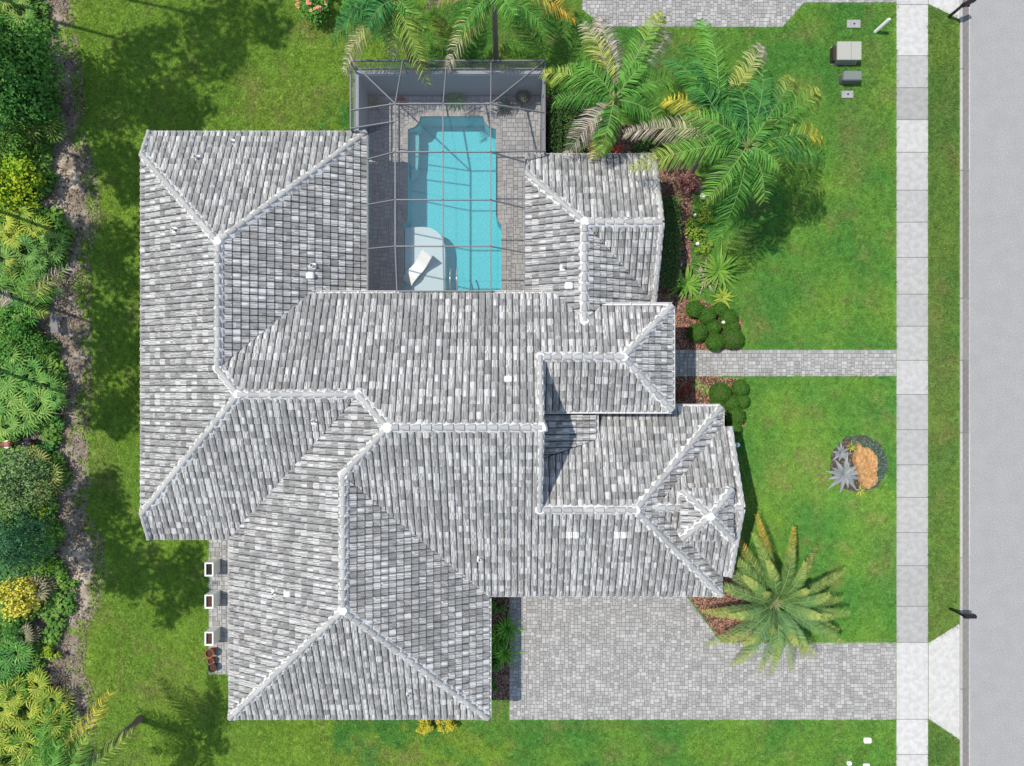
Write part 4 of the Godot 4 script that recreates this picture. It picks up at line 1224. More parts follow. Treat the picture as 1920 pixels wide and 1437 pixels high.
func foliage(mb: MB, c: Vector3, rad: Vector3, n: int, size: float, col: Color, col2: Color, clumps: int) -> void:
	var cs := []
	for i in clumps:
		var d := Vector3(rng.randfn(), rng.randfn() * 0.8 + 0.25, rng.randfn()).normalized() * pow(rng.randf(), 0.45) * 0.8
		cs.append([c + d * rad, rng.randf_range(0.24, 0.48) * minf(rad.x, rad.z) * (0.75 if clumps == 30 and rad.x > 2.15 else 1.0), rng.randf_range(-0.35, 0.35)])
	for i in n:
		var k: Array = cs[rng.randi() % clumps]
		var d := Vector3(rng.randfn(), rng.randfn() + 0.25, rng.randfn()).normalized()
		var p: Vector3 = k[0] + d * k[1] * rng.randf_range(0.45, 1.12)
		if p.y < 0.05: continue
		var w := clampf(rng.randf() + k[2], 0, 1)
		add_leaf(mb, p, (d + Vector3(0, 0.5, 0) + Vector3(rng.randfn(), rng.randfn(), rng.randfn()) * 0.35).normalized(), size * rng.randf_range(0.7, 1.25), col.lerp(col2, w) * rng.randf_range(0.8, 1.2))

func shrub(called: String, label: String, cat: String, c: Vector3, rad: Vector3, n: int, size: float, col: Color, col2: Color, clumps: int, group := "") -> Node3D:
	var base := Vector3(c.x, 0, c.z)
	var t := thing(called, label, cat, base, group)
	var st := MB.new()
	st.col = Color(0.13, 0.10, 0.075)
	for i in 4:
		var a := TAU * (i + rng.randf() * 0.6) / 4
		st.tube([Vector3(cos(a) * 0.05, 0, sin(a) * 0.05), Vector3(cos(a) * rad.x * 0.25, c.y * 0.6, sin(a) * rad.z * 0.25), Vector3(cos(a) * rad.x * 0.55, c.y + rad.y * 0.2, sin(a) * rad.z * 0.55)], [0.05 + rad.x * 0.02, 0.04, 0.012], 5)
	obj("stem", st, M["trunk"], t)
	var mb := MB.new()
	foliage(mb, c - base, rad, n, size, col, col2, clumps)
	obj("foliage", mb, M["leaf"], t)
	return t

func palmetto(label: String, p: Vector3, r: float, col: Color, col2: Color, group: String, fans := 12) -> void:
	var t := thing("saw_palmetto", label, "palmetto", p, group)
	for i in fans:
		var a := TAU * (i + rng.randf() * 0.7) / fans
		var d := Vector3(cos(a), 0, sin(a))
		var hub := d * r * rng.randf_range(0.05, 0.6) + Vector3(0, rng.randf_range(0.45, 1.05) * (0.6 + r * 0.4), 0)
		var mb := MB.new()
		mb.col = col * 0.9
		mb.tube([Vector3(d.x * 0.05, 0.02, d.z * 0.05), hub * 0.5 + Vector3(0, 0.12, 0), hub], [0.016, 0.012, 0.01], 4, false)
		var sd := Vector3(-d.z, 0, d.x)
		var tilt := rng.randf_range(-0.25, 0.35)
		var blades := 10
		var fl := r * rng.randf_range(0.5, 0.8)
		var mixk := rng.randf()
		for b in blades:
			var q := lerpf(-1.75, 1.75, b / float(blades - 1))
			var dir := (d * cos(q) + sd * sin(q) + Vector3(0, tilt * cos(q) + 0.12, 0)).normalized()
			var w := dir.cross(Vector3.UP).normalized() * 0.034
			var m := hub + dir * fl * 0.55
			var e := hub + dir * fl * rng.randf_range(0.85, 1.05) - Vector3(0, fl * 0.22, 0)
			mb.col = col.lerp(col2, clampf(mixk + rng.randf_range(-0.3, 0.3), 0, 1)) * rng.randf_range(0.8, 1.25)
			mb.tri_to(hub, m + w, m - w, Vector3.UP)
			mb.tri_to(m - w, m + w, e, Vector3.UP)
		obj("fan_leaf", mb, M["frond"], t)

func rosette(called: String, label: String, cat: String, p: Vector3, n: int, len_: float, wid: float, rise: float, col: Color, col2: Color, m: String, group := "") -> Node3D:
	var t := thing(called, label, cat, p, group)
	for i in n:
		var a := i * 2.39996 + rng.randf_range(-0.15, 0.15)
		var d := Vector3(cos(a), 0, sin(a))
		var s := Vector3(-d.z, 0, d.x)
		var f := float(i) / n
		var l := len_ * lerpf(1.05, 0.6, f) * rng.randf_range(0.85, 1.1)
		var up := lerpf(0.2, 1.3, f) * rise
		var c := col.lerp(col2, rng.randf())
		var mb := MB.new()
		var prev := []
		for k in 6:
			var q := k / 5.0
			var o := d * (0.04 + l * q * (1.0 - 0.25 * f)) + Vector3(0, 0.08 + l * up * (q - 0.75 * q * q), 0)
			var w := wid * (0.55 + 1.1 * q if q < 0.4 else 0.99 * (1.0 - q) / 0.6)
			var row := [o - s * w + Vector3(0, w * 0.45, 0), o, o + s * w + Vector3(0, w * 0.45, 0)]
			if prev:
				mb.col = c * rng.randf_range(0.93, 1.07)
				for j in 2:
					mb.quad_to(prev[j], prev[j + 1], row[j + 1], row[j], Vector3.UP)
			prev = row
		obj("leaf", mb, M[m], t)
	return t

func globe(label: String, px: float, py: float, r: float, group: String) -> void:
	var p := at(px, py, r * 0.9)
	var t := thing("clipped_shrub", label, "shrub", Vector3(p.x, 0, p.z), group)
	var core := MB.new()
	core.col = Color(0.10, 0.085, 0.05)
	core.lathe(Vector3(0, 0, 0), [[0.0, 0.02], [r * 0.72, 0.06], [r * 0.86, r * 0.7], [r * 0.7, r * 1.3], [r * 0.35, r * 1.6], [0.0, r * 1.68]], 12)
	obj("branches", core, M["trunk"], t)
	var mb := MB.new()
	for i in int(2600 * r / 0.45):
		var d := Vector3(rng.randfn(), rng.randfn() + 0.35, rng.randfn()).normalized()
		var q := Vector3(d.x * r, r * 0.85 + d.y * r * 0.92, d.z * r) * rng.randf_range(0.93, 1.06)
		if q.y < 0.03: continue
		var g := rng.randf_range(0.7, 1.35)
		add_leaf(mb, q, (d + Vector3(rng.randfn(), rng.randfn(), rng.randfn()) * 0.5).normalized(), 0.055, Color(0.06, 0.155, 0.022) * g)
	obj("foliage", mb, M["leaf"], t)

func hedge(label: String, x0: float, x1: float, z0: float, z1: float, h: float, dens: float) -> void:
	var t := thing("hedge", label, "hedge", Vector3((x0 + x1) / 2, 0, (z0 + z1) / 2))
	var sx := x1 - x0; var sz := z1 - z0
	var core := MB.new()
	core.col = Color(0.10, 0.085, 0.05)
	core.soft_box(Vector3(0, h * 0.42, 0), Vector3(sx - 0.25, h * 0.84, sz - 0.25), 0.12)
	obj("branches", core, M["trunk"], t)
	var mb := MB.new()
	for i in int(sx * sz * dens):
		var p := Vector3(rng.randf_range(-sx / 2, sx / 2), h * rng.randf_range(0.84, 1.02) + 0.14 * noise_b.get_noise_2d(i * 0.01, rng.randf() * 40), rng.randf_range(-sz / 2, sz / 2))
		if rng.randf() < 0.25: p.y = rng.randf_range(0.1, h)
		add_leaf(mb, p, Vector3(rng.randfn() * 0.5, 1, rng.randfn() * 0.5).normalized(), 0.10, Color(0.035, 0.10, 0.022).lerp(Color(0.10, 0.19, 0.05), rng.randf() * rng.randf()) * rng.randf_range(0.8, 1.2))
	obj("foliage", mb, M["leaf"], t)

func shade_tree(label: String, px: float, py: float, h: float, r: float, n := 1750) -> void:   # tall trees west of the frame; their shade is on the lawn
	var g := at(px, py)
	var c := Vector3(g.x - 0.48 * h, h, g.z - 0.17 * h)
	var base := Vector3(minf(c.x - 1.2, -25.9), 0, c.z - 0.5)
	var t := thing("shade_tree", label, "tree", base, "tall trees west of the plot")
	trunk(t, Vector3.ZERO, c - base, 0.11, 0.05, Color(0.16, 0.13, 0.10))
	var mb := MB.new()
	foliage(mb, c - base, Vector3(r * 1.1, r * 0.8, r * 1.1), n, 0.27, Color(0.04, 0.11, 0.025), Color(0.09, 0.18, 0.04), 30)
	obj("crown", mb, M["leaf"], t)

func build_plants() -> void:
	var D1 := Color(0.035, 0.13, 0.024); var D2 := Color(0.12, 0.29, 0.05)
	var LM := Color(0.16, 0.30, 0.02); var LY := Color(0.38, 0.42, 0.03)
	for s in [["broadleaf_tree", "dense dark green tree in the top corner beside the sandy strip", "tree", 30, 95, 3.6, 2.1, 6500, 0.17, D1, D2, 30],
			["broadleaf_tree", "dark tree with drooping branches below the top corner tree", "tree", 42, 190, 2.8, 1.7, 4800, 0.16, D1, D2.lerp(GB, 0.5), 24],
			["leafy_shrub", "mid green shrub above the lime shrub", "shrub", 18, 262, 1.8, 1.25, 1800, 0.12, Color(0.05, 0.16, 0.02), Color(0.16, 0.30, 0.06), 16],
			["lime_shrub", "bright lime green shrub beside the bare sandy patch", "shrub", 22, 342, 1.7, 1.5, 3000, 0.15, Color(0.10, 0.30, 0.015), LY, 26],
			["leafy_shrub", "dark green shrub beside the concrete bench", "shrub", 30, 612, 1.1, 1.1, 2000, 0.12, D1, D2, 18],
			["leafy_shrub", "mixed green shrub just below the concrete bench", "shrub", 68, 656, 0.9, 0.8, 1500, 0.11, D1, Color(0.12, 0.27, 0.05), 16],
			["leafy_shrub", "low dark shrub at the frame edge below the bench", "shrub", 14, 668, 1.0, 1.0, 1400, 0.12, D1, D2, 14],
			["leafy_shrub", "small fresh green shrub between palmettos near the rooster figures", "shrub", 106, 782, 0.6, 0.55, 700, 0.09, Color(0.05, 0.18, 0.04), Color(0.10, 0.28, 0.07), 9],
			["leafy_shrub", "low green plants in front of the black rooster figure", "shrub", 90, 838, 0.45, 0.55, 700, 0.09, D1, Color(0.07, 0.24, 0.07), 10],
			["silver_shrub", "grey-green shrub with pale tips below the rooster figures", "shrub", 28, 902, 1.8, 1.75, 4200, 0.11, Color(0.055, 0.14, 0.06), Color(0.26, 0.36, 0.13), 30],
			["blue_tree", "dense blue-green tree below the grey-green shrub", "tree", 18, 1012, 2.6, 2.1, 4600, 0.11, Color(0.035, 0.13, 0.055), Color(0.09, 0.22, 0.10), 30],
			["leafy_shrub", "small bright plant in the bare earth beside the blue-green tree", "shrub", 98, 1062, 0.4, 0.45, 420, 0.09, Color(0.08, 0.26, 0.03), LM, 7],
			["leafy_shrub", "upright green plant between blue-green tree and yellow shrub", "shrub", 58, 1040, 0.7, 0.6, 620, 0.10, Color(0.04, 0.18, 0.03), Color(0.13, 0.30, 0.05), 9],
			["leafy_shrub", "sprig of lime leaves at the lower end of the sandy path", "shrub", 80, 965, 0.7, 0.38, 300, 0.09, LM, LY, 6],
			["yellow_shrub", "bright yellow shrub on the sandy strip", "shrub", 38, 1120, 1.6, 1.05, 1500, 0.14, Color(0.50, 0.44, 0.03), Color(0.62, 0.58, 0.12), 26],
			["leafy_shrub", "dark undergrowth below the yellow shrub", "shrub", 22, 1185, 0.9, 1.2, 1800, 0.12, D1, D2, 16],
			["leafy_shrub", "lime plant at the dark edge of the lower lawn", "shrub", 97, 1226, 0.5, 0.5, 480, 0.10, LM, Color(0.30, 0.40, 0.04), 8],
			["leafy_shrub", "dark green thicket at the lower frame corner above palmettos", "shrub", 26, 1262, 0.8, 1.2, 1700, 0.12, D1, Color(0.06, 0.17, 0.03), 16],
			["flowering_shrub", "shrub with pink and orange blossoms at the top edge of the lawn", "shrub", 592, -2, 1.2, 1.1, 1700, 0.13, D1, D2, 16]]:
		var r: float = s[6]
		var c := at(s[3], s[4], s[5])
		c.y = s[5] * 0.62
		c = at(s[3], s[4], c.y)
		var o := shrub(s[0], s[1], s[2], c, Vector3(r, s[5] * 0.55, r), s[7], s[8], s[9], s[10], s[11])
		if s[0] == "flowering_shrub":
			for i in 46:
				var mb := MB.new()
				var a := rng.randf() * TAU
				var q := Vector3(cos(a) * r * sqrt(rng.randf()), c.y + 0.45 + rng.randf() * 0.3, sin(a) * r * sqrt(rng.randf()))
				mb.col = Color(0.75, 0.22, 0.14).lerp(Color(0.8, 0.42, 0.3), rng.randf())
				for k in 5: add_leaf(mb, q + Vector3(cos(k * 1.257), 0.1, sin(k * 1.257)) * 0.045, Vector3(cos(k * 1.257) * 0.4, 1, sin(k * 1.257) * 0.4).normalized(), 0.09, mb.col)
				obj("blossom", mb, M["leaf"], o)
	var um := MB.new()
	for n in 26:
		var d := Vector3(rng.randfn(), absf(rng.randfn()) + 0.3, rng.randfn()).normalized()
		add_leaf(um, d * 0.24 * rng.randf_range(0.5, 1.1), (d + Vector3.UP * 0.6).normalized(), 0.14, Color.WHITE * rng.randf_range(0.7, 1.3))
	var us := []; var uc := PackedColorArray()
	for n in 7600:
		var z := rng.randf_range(-19.4, 19.4)
		var u := edge_at(z) - 0.35 - 4.4 * rng.randf()
		if u < -26.5 or noise_b.get_noise_2d(u * 0.8 + 9, z * 0.8) + (edge_at(z) - u) * 0.24 < 0.26: continue
		if Vector2(u, z).distance_to(at2(106, 608)) < 0.95: continue
		us.append(Transform3D(Basis(Vector3.UP, rng.randf() * TAU) * rng.randf_range(0.7, 1.5), Vector3(u, rng.randf() * 0.15, z)))
		uc.append(Color(0.05, 0.15, 0.025).lerp(Color(0.18, 0.32, 0.06), rng.randf()))
	tag(copies("undergrowth", um.mesh(), M["leaf"], us, uc), "low leafy undergrowth between the palmettos and trees", "undergrowth")
	# palmettos of the wild strip, in stands
	var stands := [
		["green palmetto under the corner trees", "palmettos under the corner trees", Color(0.07, 0.20, 0.04), Color(0.26, 0.32, 0.07), [[92, 222, 1.0], [112, 246, 0.8], [80, 250, 0.9], [40, 10, 0.9], [62, 40, 0.8]]],
		["yellow-green palmetto below the lime shrub", "yellow palmettos below the lime shrub", Color(0.12, 0.25, 0.03), Color(0.36, 0.39, 0.05), [[22, 425, 1.0], [62, 408, 0.9], [92, 432, 0.8], [45, 450, 0.9]]],
		["green palmetto just above the young palm", "green palmettos above the young palm", Color(0.06, 0.19, 0.04), Color(0.18, 0.30, 0.07), [[70, 474, 1.0], [118, 468, 0.8], [20, 490, 1.1], [92, 498, 0.8], [15, 530, 0.9]]],
		["green palmetto between bench and rooster figures", "palmettos between bench and rooster figures", Color(0.065, 0.21, 0.045), Color(0.20, 0.34, 0.07), [[28, 712, 1.1], [72, 706, 1.0], [112, 722, 0.8], [45, 748, 1.1], [92, 756, 1.0], [14, 772, 1.0], [66, 786, 1.0], [126, 748, 0.7], [36, 796, 0.8], [58, 590, 0.9], [48, 668, 0.9]]],
		["pale green palmetto beside the grey-green shrub", "palmettos beside the grey-green shrub", Color(0.10, 0.19, 0.05), Color(0.34, 0.36, 0.11), [[96, 872, 0.9], [112, 892, 0.8], [82, 908, 0.8], [100, 918, 0.8], [78, 862, 0.7]]],
		["withered grey palmetto beside the yellow shrub", "withered palmettos by the yellow shrub", Color(0.15, 0.15, 0.10), Color(0.30, 0.28, 0.16), [[92, 1098, 0.8], [66, 1180, 0.7]]],
		["green palmetto just below the yellow shrub", "green palmettos below the yellow shrub", Color(0.06, 0.20, 0.045), Color(0.16, 0.32, 0.07), [[18, 1205, 1.0], [52, 1212, 0.9], [30, 1240, 0.9], [98, 1012, 0.6], [64, 1008, 0.6]]],
		["yellow-green palmetto in the lower corner", "palmettos of the lower corner", Color(0.055, 0.17, 0.022), Color(0.36, 0.39, 0.055), [[50, 1285, 0.9], [88, 1272, 0.8], [116, 1302, 0.9], [72, 1318, 1.0], [22, 1318, 0.9], [128, 1336, 0.9], [98, 1350, 1.0], [44, 1358, 1.0], [12, 1372, 1.0], [74, 1388, 1.0], [112, 1392, 0.9], [30, 1410, 1.0], [140, 1408, 0.8], [60, 1432, 1.0], [104, 1430, 0.9], [8, 1446, 0.9]]]]
	for s in stands:
		var row: Array = s[4]
		row.sort_custom(func(x, y): return x[1] < y[1])
		for n in row.size():
			var say_n: String = ", topmost of the stand" if n == 0 else ", lowest of the stand" if n == row.size() - 1 else ", %s from the stand's top" % ["", "second", "third", "fourth", "fifth", "sixth", "seventh", "eighth", "ninth", "tenth", "eleventh", "twelfth", "thirteenth", "fourteenth", "fifteenth"][n]
			palmetto(s[0] + say_n, at(row[n][0], row[n][1], 0.0), row[n][2], s[2], s[3], s[1])
	# tall trees that shade the lawn from the west
	var k := 0
	var said := ["out of view past the top corner", "out of view beside the top corner trees", "out of view far past the top corner", "out of view west of the lime shrub", "out of view west of the young palm", "out of view west of the bench", "out of view west of the rooster figures", "out of view west of the yellow shrub", "out of view west of the lower palmettos", "out of view between bench and lime shrub", "out of view west of the blue-green tree"]
	for q in [[235, 165, 10.5, 2.6], [345, 105, 12.5, 2.9], [455, 45, 13.5, 2.3], [225, 320, 10.0, 2.2], [205, 470, 10.0, 2.5], [215, 620, 10.0, 2.6], [205, 760, 10.0, 2.3], [225, 1020, 10.0, 2.5], [305, 1085, 11.5, 2.3], [330, 210, 12.0, 1.6], [190, 940, 9.5, 1.5]]:
		shade_tree("tall tree shading the lawn, standing " + said[k], q[0], q[1], q[2], q[3])
		k += 1
	# front beds
	for q in [[1302, 580, 0.40, "globe shrub nearest the eave corner north of the walkway"], [1308, 624, 0.46, "globe shrub overlooking the red mulch patch north of the walkway"], [1326, 592, 0.42, "second globe shrub from the eave corner, north cluster"], [1340, 642, 0.44, "globe shrub touching the walkway in the north cluster"], [1373, 634, 0.52, "largest globe shrub of the north cluster, overhanging the walkway"], [1338, 614, 0.36, "small globe shrub beside the path light in the north cluster"], [1366, 596, 0.42, "globe shrub on the lawn side above the path light"], [1372, 612, 0.36, "small globe shrub on the lawn side below the path light"], [1350, 580, 0.34, "topmost small globe shrub under the strap-leaved plants"]]:
		globe(q[3], q[0], q[1], q[2], "globe shrubs north of the walkway")
	for q in [[1350, 738, 0.52, "largest globe shrub south of the walkway, beside the bromeliads"], [1388, 728, 0.40, "globe shrub by the lawn just south of the walkway"], [1370, 756, 0.40, "middle globe shrub of the south cluster"], [1378, 780, 0.46, "second lowest globe shrub of the south cluster"], [1375, 804, 0.38, "lowest globe shrub of the south cluster, at the garage gable"], [1345, 758, 0.36, "globe shrub of the south cluster nearest the garage eave"], [1392, 752, 0.34, "smallest globe shrub of the south cluster, on the lawn side"]]:
		globe(q[3], q[0], q[1], q[2], "globe shrubs south of the walkway")
	var U := Color(0.08, 0.22, 0.03); var U2 := Color(0.18, 0.30, 0.05)
	rosette("screw_pine", "large strap-leaved plant with dry grey lower leaves north of the globe shrubs", "plant", at(1350, 506, 0.4), 32, 1.4, 0.075, 0.8, U, U2, "leaf").position.y = 0.0
	rosette("screw_pine", "green strap-leaved plant nearest the east gable", "plant", at(1290, 530, 0.4), 28, 1.2, 0.075, 0.8, U, U2, "leaf").position.y = 0.0
	rosette("screw_pine", "small yellow-green strap-leaved plant above the globe shrubs", "plant", at(1356, 558, 0.2), 16, 0.75, 0.06, 0.7, U2, Color(0.32, 0.36, 0.05), "leaf").position.y = 0.0
	rosette("dry_rosette", "dead grey strap leaves fallen between the strap-leaved plants", "plant", at(1322, 520, 0.1), 24, 1.1, 0.045, 0.3, Color(0.30, 0.25, 0.20), Color(0.45, 0.38, 0.31), "leaf").position.y = 0.0
	for q in [[1288, 728, "red-leaved bromeliad nearest the entry roof", Color(0.22, 0.05, 0.04), Color(0.32, 0.10, 0.06)], [1306, 722, "pale green bromeliad beside the red-leaved one", Color(0.10, 0.20, 0.05), Color(0.30, 0.34, 0.12)], [1322, 732, "green bromeliad next to the largest southern globe shrub", Color(0.12, 0.22, 0.05), Color(0.32, 0.36, 0.13)], [1276, 740, "dark red bromeliad at the entry eave", Color(0.15, 0.04, 0.03), Color(0.24, 0.07, 0.05)]]:
		rosette("bromeliad", q[2], "plant", at(q[0], q[1]), 16, 0.38, 0.035, 1.0, q[3], q[4], "leaf", "bromeliads of the front bed")
	hedge("dense dark green hedge along the east side of the pool cage", 1.75, 3.35, -14.0, -10.6, 1.5, 420)
	hedge("dark clipped hedge along the east gable wall", 6.75, 8.1, -9.0, -4.6, 1.1, 420)
	hedge("narrow dark hedge along the garage gable", 10.05, 10.75, 2.2, 5.6, 0.9, 420)
	shrub("red_shrub", "reddish-brown leafed shrub under the leaning palm", "shrub", at(1292, 340, 0.5), Vector3(0.7, 0.4, 0.6), 900, 0.09, Color(0.22, 0.09, 0.08), Color(0.36, 0.17, 0.15), 9)
	shrub("red_shrub", "deep red shrub behind the east wing eave", "shrub", at(1148, 280, 0.5), Vector3(0.5, 0.5, 0.5), 500, 0.10, Color(0.24, 0.03, 0.02), Color(0.36, 0.07, 0.05), 8)
	shrub("leafy_shrub", "dark shrub between the palm trunks behind the east wing", "shrub", at(1215, 275, 0.4), Vector3(1.1, 0.4, 0.5), 900, 0.09, D1, D2, 10)
	shrub("yellow_shrub", "low yellow variegated shrub under the south eave", "shrub", at(814, 1362, 0.5), Vector3(1.35, 0.38, 0.5), 2200, 0.07, Color(0.42, 0.38, 0.03), Color(0.55, 0.50, 0.06), 16)
	shrub("leafy_shrub", "small yellowish plant at the garage's north eave corner", "shrub", at(1362, 780, 0.4), Vector3(0.25, 0.4, 0.4), 260, 0.07, Color(0.2, 0.25, 0.06), Color(0.36, 0.36, 0.12), 6)
	for q in [[1300, 432, 0.6, "low yellow-green ferny plants beside the gable hedge"], [1318, 462, 0.5, "low ferny plants above the large strap-leaved plant"], [1322, 405, 0.5, "low ferny plants under the palm's hanging frond"]]:
		shrub("fern", q[3], "fern", at(q[0], q[1], 0.25), Vector3(q[2], 0.22, q[2] * 1.3), 520, 0.11, Color(0.09, 0.22, 0.03), Color(0.26, 0.34, 0.05), 12)
	# corner bed by the driveway
	var q2 := [[950, 1180, 1.3], [946, 1226, 1.2], [932, 1200, 1.0]]
	var say := ["tallest bright green plant in the corner bed", "bright green plant at the lower side of the corner bed's tall one", "darker green plant between the two bright ones in the corner bed"]
	for n in 3:
		rosette("strap_plant", say[n], "plant", at(q2[n][0], q2[n][1], 0.3) * Vector3(1, 0, 1), 34, 1.0, 0.042, 1.7, Color(0.05, 0.18, 0.03) if n == 2 else Color(0.08, 0.30, 0.03), Color(0.20, 0.42, 0.06), "leaf")
	for n in 3: shrub("leafy_shrub", ["low dark plant at the top of the corner bed", "low dark plant in the middle of the corner bed", "low dark plant at the lower end of the corner bed"][n], "shrub", at(932 - n * 4, [1140, 1245, 1285][n], 0.3), Vector3(0.45, 0.3, 0.4), 420, 0.08, D1, D2, 8)
	# round bed with boulder
	rosette("agave", "large silver agave against the orange boulder", "agave", at(1584, 890, 0.2) * Vector3(1, 0, 1), 19, 1.1, 0.11, 0.55, Color(0.17, 0.185, 0.19), Color(0.27, 0.285, 0.29), "agave leaf")
	rosette("agave", "smaller silver agave above the large one in the round bed", "agave", at(1578, 850, 0.2) * Vector3(1, 0, 1), 12, 0.58, 0.07, 0.6, Color(0.16, 0.175, 0.185), Color(0.26, 0.275, 0.285), "agave leaf")
	rosette("bromeliad", "yellow-green rosette above the boulder in the round bed", "plant", at(1594, 838), 14, 0.34, 0.03, 0.8, Color(0.20, 0.22, 0.03), Color(0.36, 0.36, 0.06), "leaf")
	rosette("bromeliad", "yellow-green rosette at the boulder's lower end", "plant", at(1612, 920), 14, 0.34, 0.03, 0.8, Color(0.22, 0.25, 0.03), Color(0.42, 0.42, 0.08), "leaf")
	var gc := MB.new()
	for n in 1500:
		var a := rng.randf_range(-1.9, 1.5)
		var r := rng.randf_range(0.75, 1.36)
		var c := at(1610, 870) + Vector3(cos(a) * r, 0.04 + rng.randf() * 0.10, sin(a) * r)
		add_leaf(gc, c, Vector3(rng.randfn() * 0.5, 1, rng.randfn() * 0.5).normalized(), 0.085, Color(0.03, 0.085, 0.045).lerp(Color(0.22, 0.26, 0.25), rng.randf() * rng.randf()))
	tag(obj("ground_cover", gc, M["leaf"]), "dark silvery ground cover around the orange boulder", "ground cover", "", "stuff")
	# plants inside the cage
	for q in [[700, 190, "olive green potted plant in the cage corner", Color(0.10, 0.13, 0.04), Color(0.22, 0.22, 0.08), 0.62, 22], [752, 187, "small red-leaved plant by the cage wall", Color(0.20, 0.03, 0.04), Color(0.30, 0.06, 0.06), 0.3, 14], [853, 184, "bright green plant at the head of the pool", Color(0.03, 0.16, 0.04), Color(0.09, 0.26, 0.07), 0.75, 30], [946, 198, "dark spiky plant beside the pool's far corner", Color(0.03, 0.06, 0.04), Color(0.07, 0.11, 0.07), 0.6, 26]]:
		rosette("deck_plant", q[2], "plant", at(q[0], q[1], 0.3) * Vector3(1, 0, 1) + Vector3(0, 0.05, 0), q[6], q[5], 0.05, 1.1, q[3], q[4], "leaf")

# ------------------------------------------------------------------ small things
func build_things() -> void:
	# boulder
	var bp := at(1622, 880)
	var bo := MB.new()
	var out := [[1606, 826], [1612, 836], [1630, 838], [1640, 852], [1643, 868], [1640, 884], [1643, 902], [1638, 912], [1622, 919], [1612, 912], [1608, 895], [1602, 878], [1597, 862], [1600, 848]]
	var rings := []
	var crag := FastNoiseLite.new()
	crag.seed = 4; crag.frequency = 1.9; crag.fractal_octaves = 4
	var sides := 56
	for k in 11:
		var f := k / 10.0
		var ring := []
		for i in sides:
			var g := float(i) / sides * out.size()
			var e0 := at(out[int(g)][0], out[int(g)][1]) - bp; var e1 := at(out[(int(g) + 1) % out.size()][0], out[(int(g) + 1) % out.size()][1]) - bp
			var e := e0.lerp(e1, g - int(g)) * (1.0 - f)
			var y := 0.46 * sqrt(1.0 - pow(1.0 - f, 5.0))
			var rough := crag.get_noise_2d(e.x * 2.2, e.z * 2.2)
			y += 0.17 * rough * minf(1.0, f * 4.0)
			y = lerpf(y, snappedf(y, 0.07), 0.6) if f > 0.05 else 0.0        # bedding ledges
			ring.append(e * (1.0 + 0.07 * crag.get_noise_2d(i * 0.4, k * 0.5) * (1.0 - f)) + Vector3(0, y, 0))
		rings.append(ring)
	for k in 10:
		for i in sides:
			var j := (i + 1) % sides
			var e: Vector3 = rings[k][i]
			bo.col = Color(0.50, 0.25, 0.10).lerp(Color(0.62, 0.40, 0.18), clampf(0.5 + 1.3 * crag.get_noise_2d(e.x * 3 + 40, e.z * 3) + rng.randf_range(-0.15, 0.15), 0, 1))
			bo.tri_to(rings[k][i], rings[k][j], rings[k + 1][j], e + Vector3(0, 0.2, 0)); bo.tri_to(rings[k][i], rings[k + 1][j], rings[k + 1][i], e + Vector3(0, 0.2, 0))
	var b := obj("boulder", bo, M["boulder"])
	b.position = bp
	tag(b, "flat orange sandstone boulder in the round lawn bed", "boulder")
	# utility boxes
	var tp := at(1582, 105)
	var t := thing("transformer", "large pale grey-green transformer box on the front lawn", "utility box", tp)
	var mb := MB.new()
	mb.col = Color(0.36, 0.37, 0.33)
	mb.soft_box(Vector3(0.02, 0.25, 0.0), Vector3(1.12, 0.50, 0.84), 0.04)
	obj("cabinet", mb, M["box paint"], t)
	mb = MB.new(); mb.col = Color(0.42, 0.43, 0.38)
	mb.soft_box(Vector3(0.02, 0.53, 0.0), Vector3(1.18, 0.06, 0.90), 0.02)
	obj("lid", mb, M["box paint"], t)
	mb = MB.new(); mb.col = Color(0.05, 0.04, 0.035)
	mb.soft_box(Vector3(-0.60, 0.2, 0.03), Vector3(0.16, 0.38, 0.74), 0.02)
	obj("door", mb, M["box paint"], t)
	mb = MB.new(); mb.col = Color(0.25, 0.25, 0.23)
	mb.box(Vector3(0.10, 0.562, 0.0), Vector3(0.02, 0.008, 0.88))
	obj("seam", mb, M["box paint"], t)
	mb = MB.new(); mb.col = Color(0.45, 0.44, 0.42)
	mb.soft_box(Vector3(-0.02, 0.03, 0.0), Vector3(1.24, 0.06, 0.9), 0.02)
	obj("pad", mb, M["concrete"], t)
	var cp := at(1589, 151)
	t = thing("cable_pedestal", "dark grey-green utility cabinet below the transformer", "utility box", cp)
	mb = MB.new(); mb.col = Color(0.13, 0.155, 0.145)
	mb.soft_box(Vector3(0.0, 0.24, 0), Vector3(0.90, 0.48, 0.44), 0.08)
	obj("cabinet", mb, M["box paint"], t)
	mb = MB.new(); mb.col = Color(0.19, 0.22, 0.205)
	mb.soft_box(Vector3(0.0, 0.53, 0), Vector3(0.90, 0.12, 0.46), 0.05)
	obj("lid", mb, M["box paint"], t)
	for q in [[1600, 46, 0.66, 0.40, "grey meter box cover above the transformer"], [1588, 178, 0.58, 0.36, "grey meter box cover below the dark cabinet"]]:
		t = thing("meter_cover", q[4], "utility cover", at(q[0], q[1]))
		mb = MB.new(); mb.col = Color(0.42, 0.42, 0.42)
		mb.soft_box(Vector3(0, 0.04, 0), Vector3(q[2], 0.09, q[3]), 0.015)
		obj("plate", mb, M["concrete"], t)
		mb = MB.new(); mb.col = Color(0.02, 0.02, 0.02)
		mb.lathe(Vector3(0.02, 0.078, 0), [[0.05, 0.0], [0.05, 0.012], [0.0, 0.013]], 10)
		obj("keyhole", mb, M["paint"], t)
	t = thing("marker_post", "leaning white marker post on the lawn near the sidewalk", "post", at(1641, 60))
	mb = MB.new()
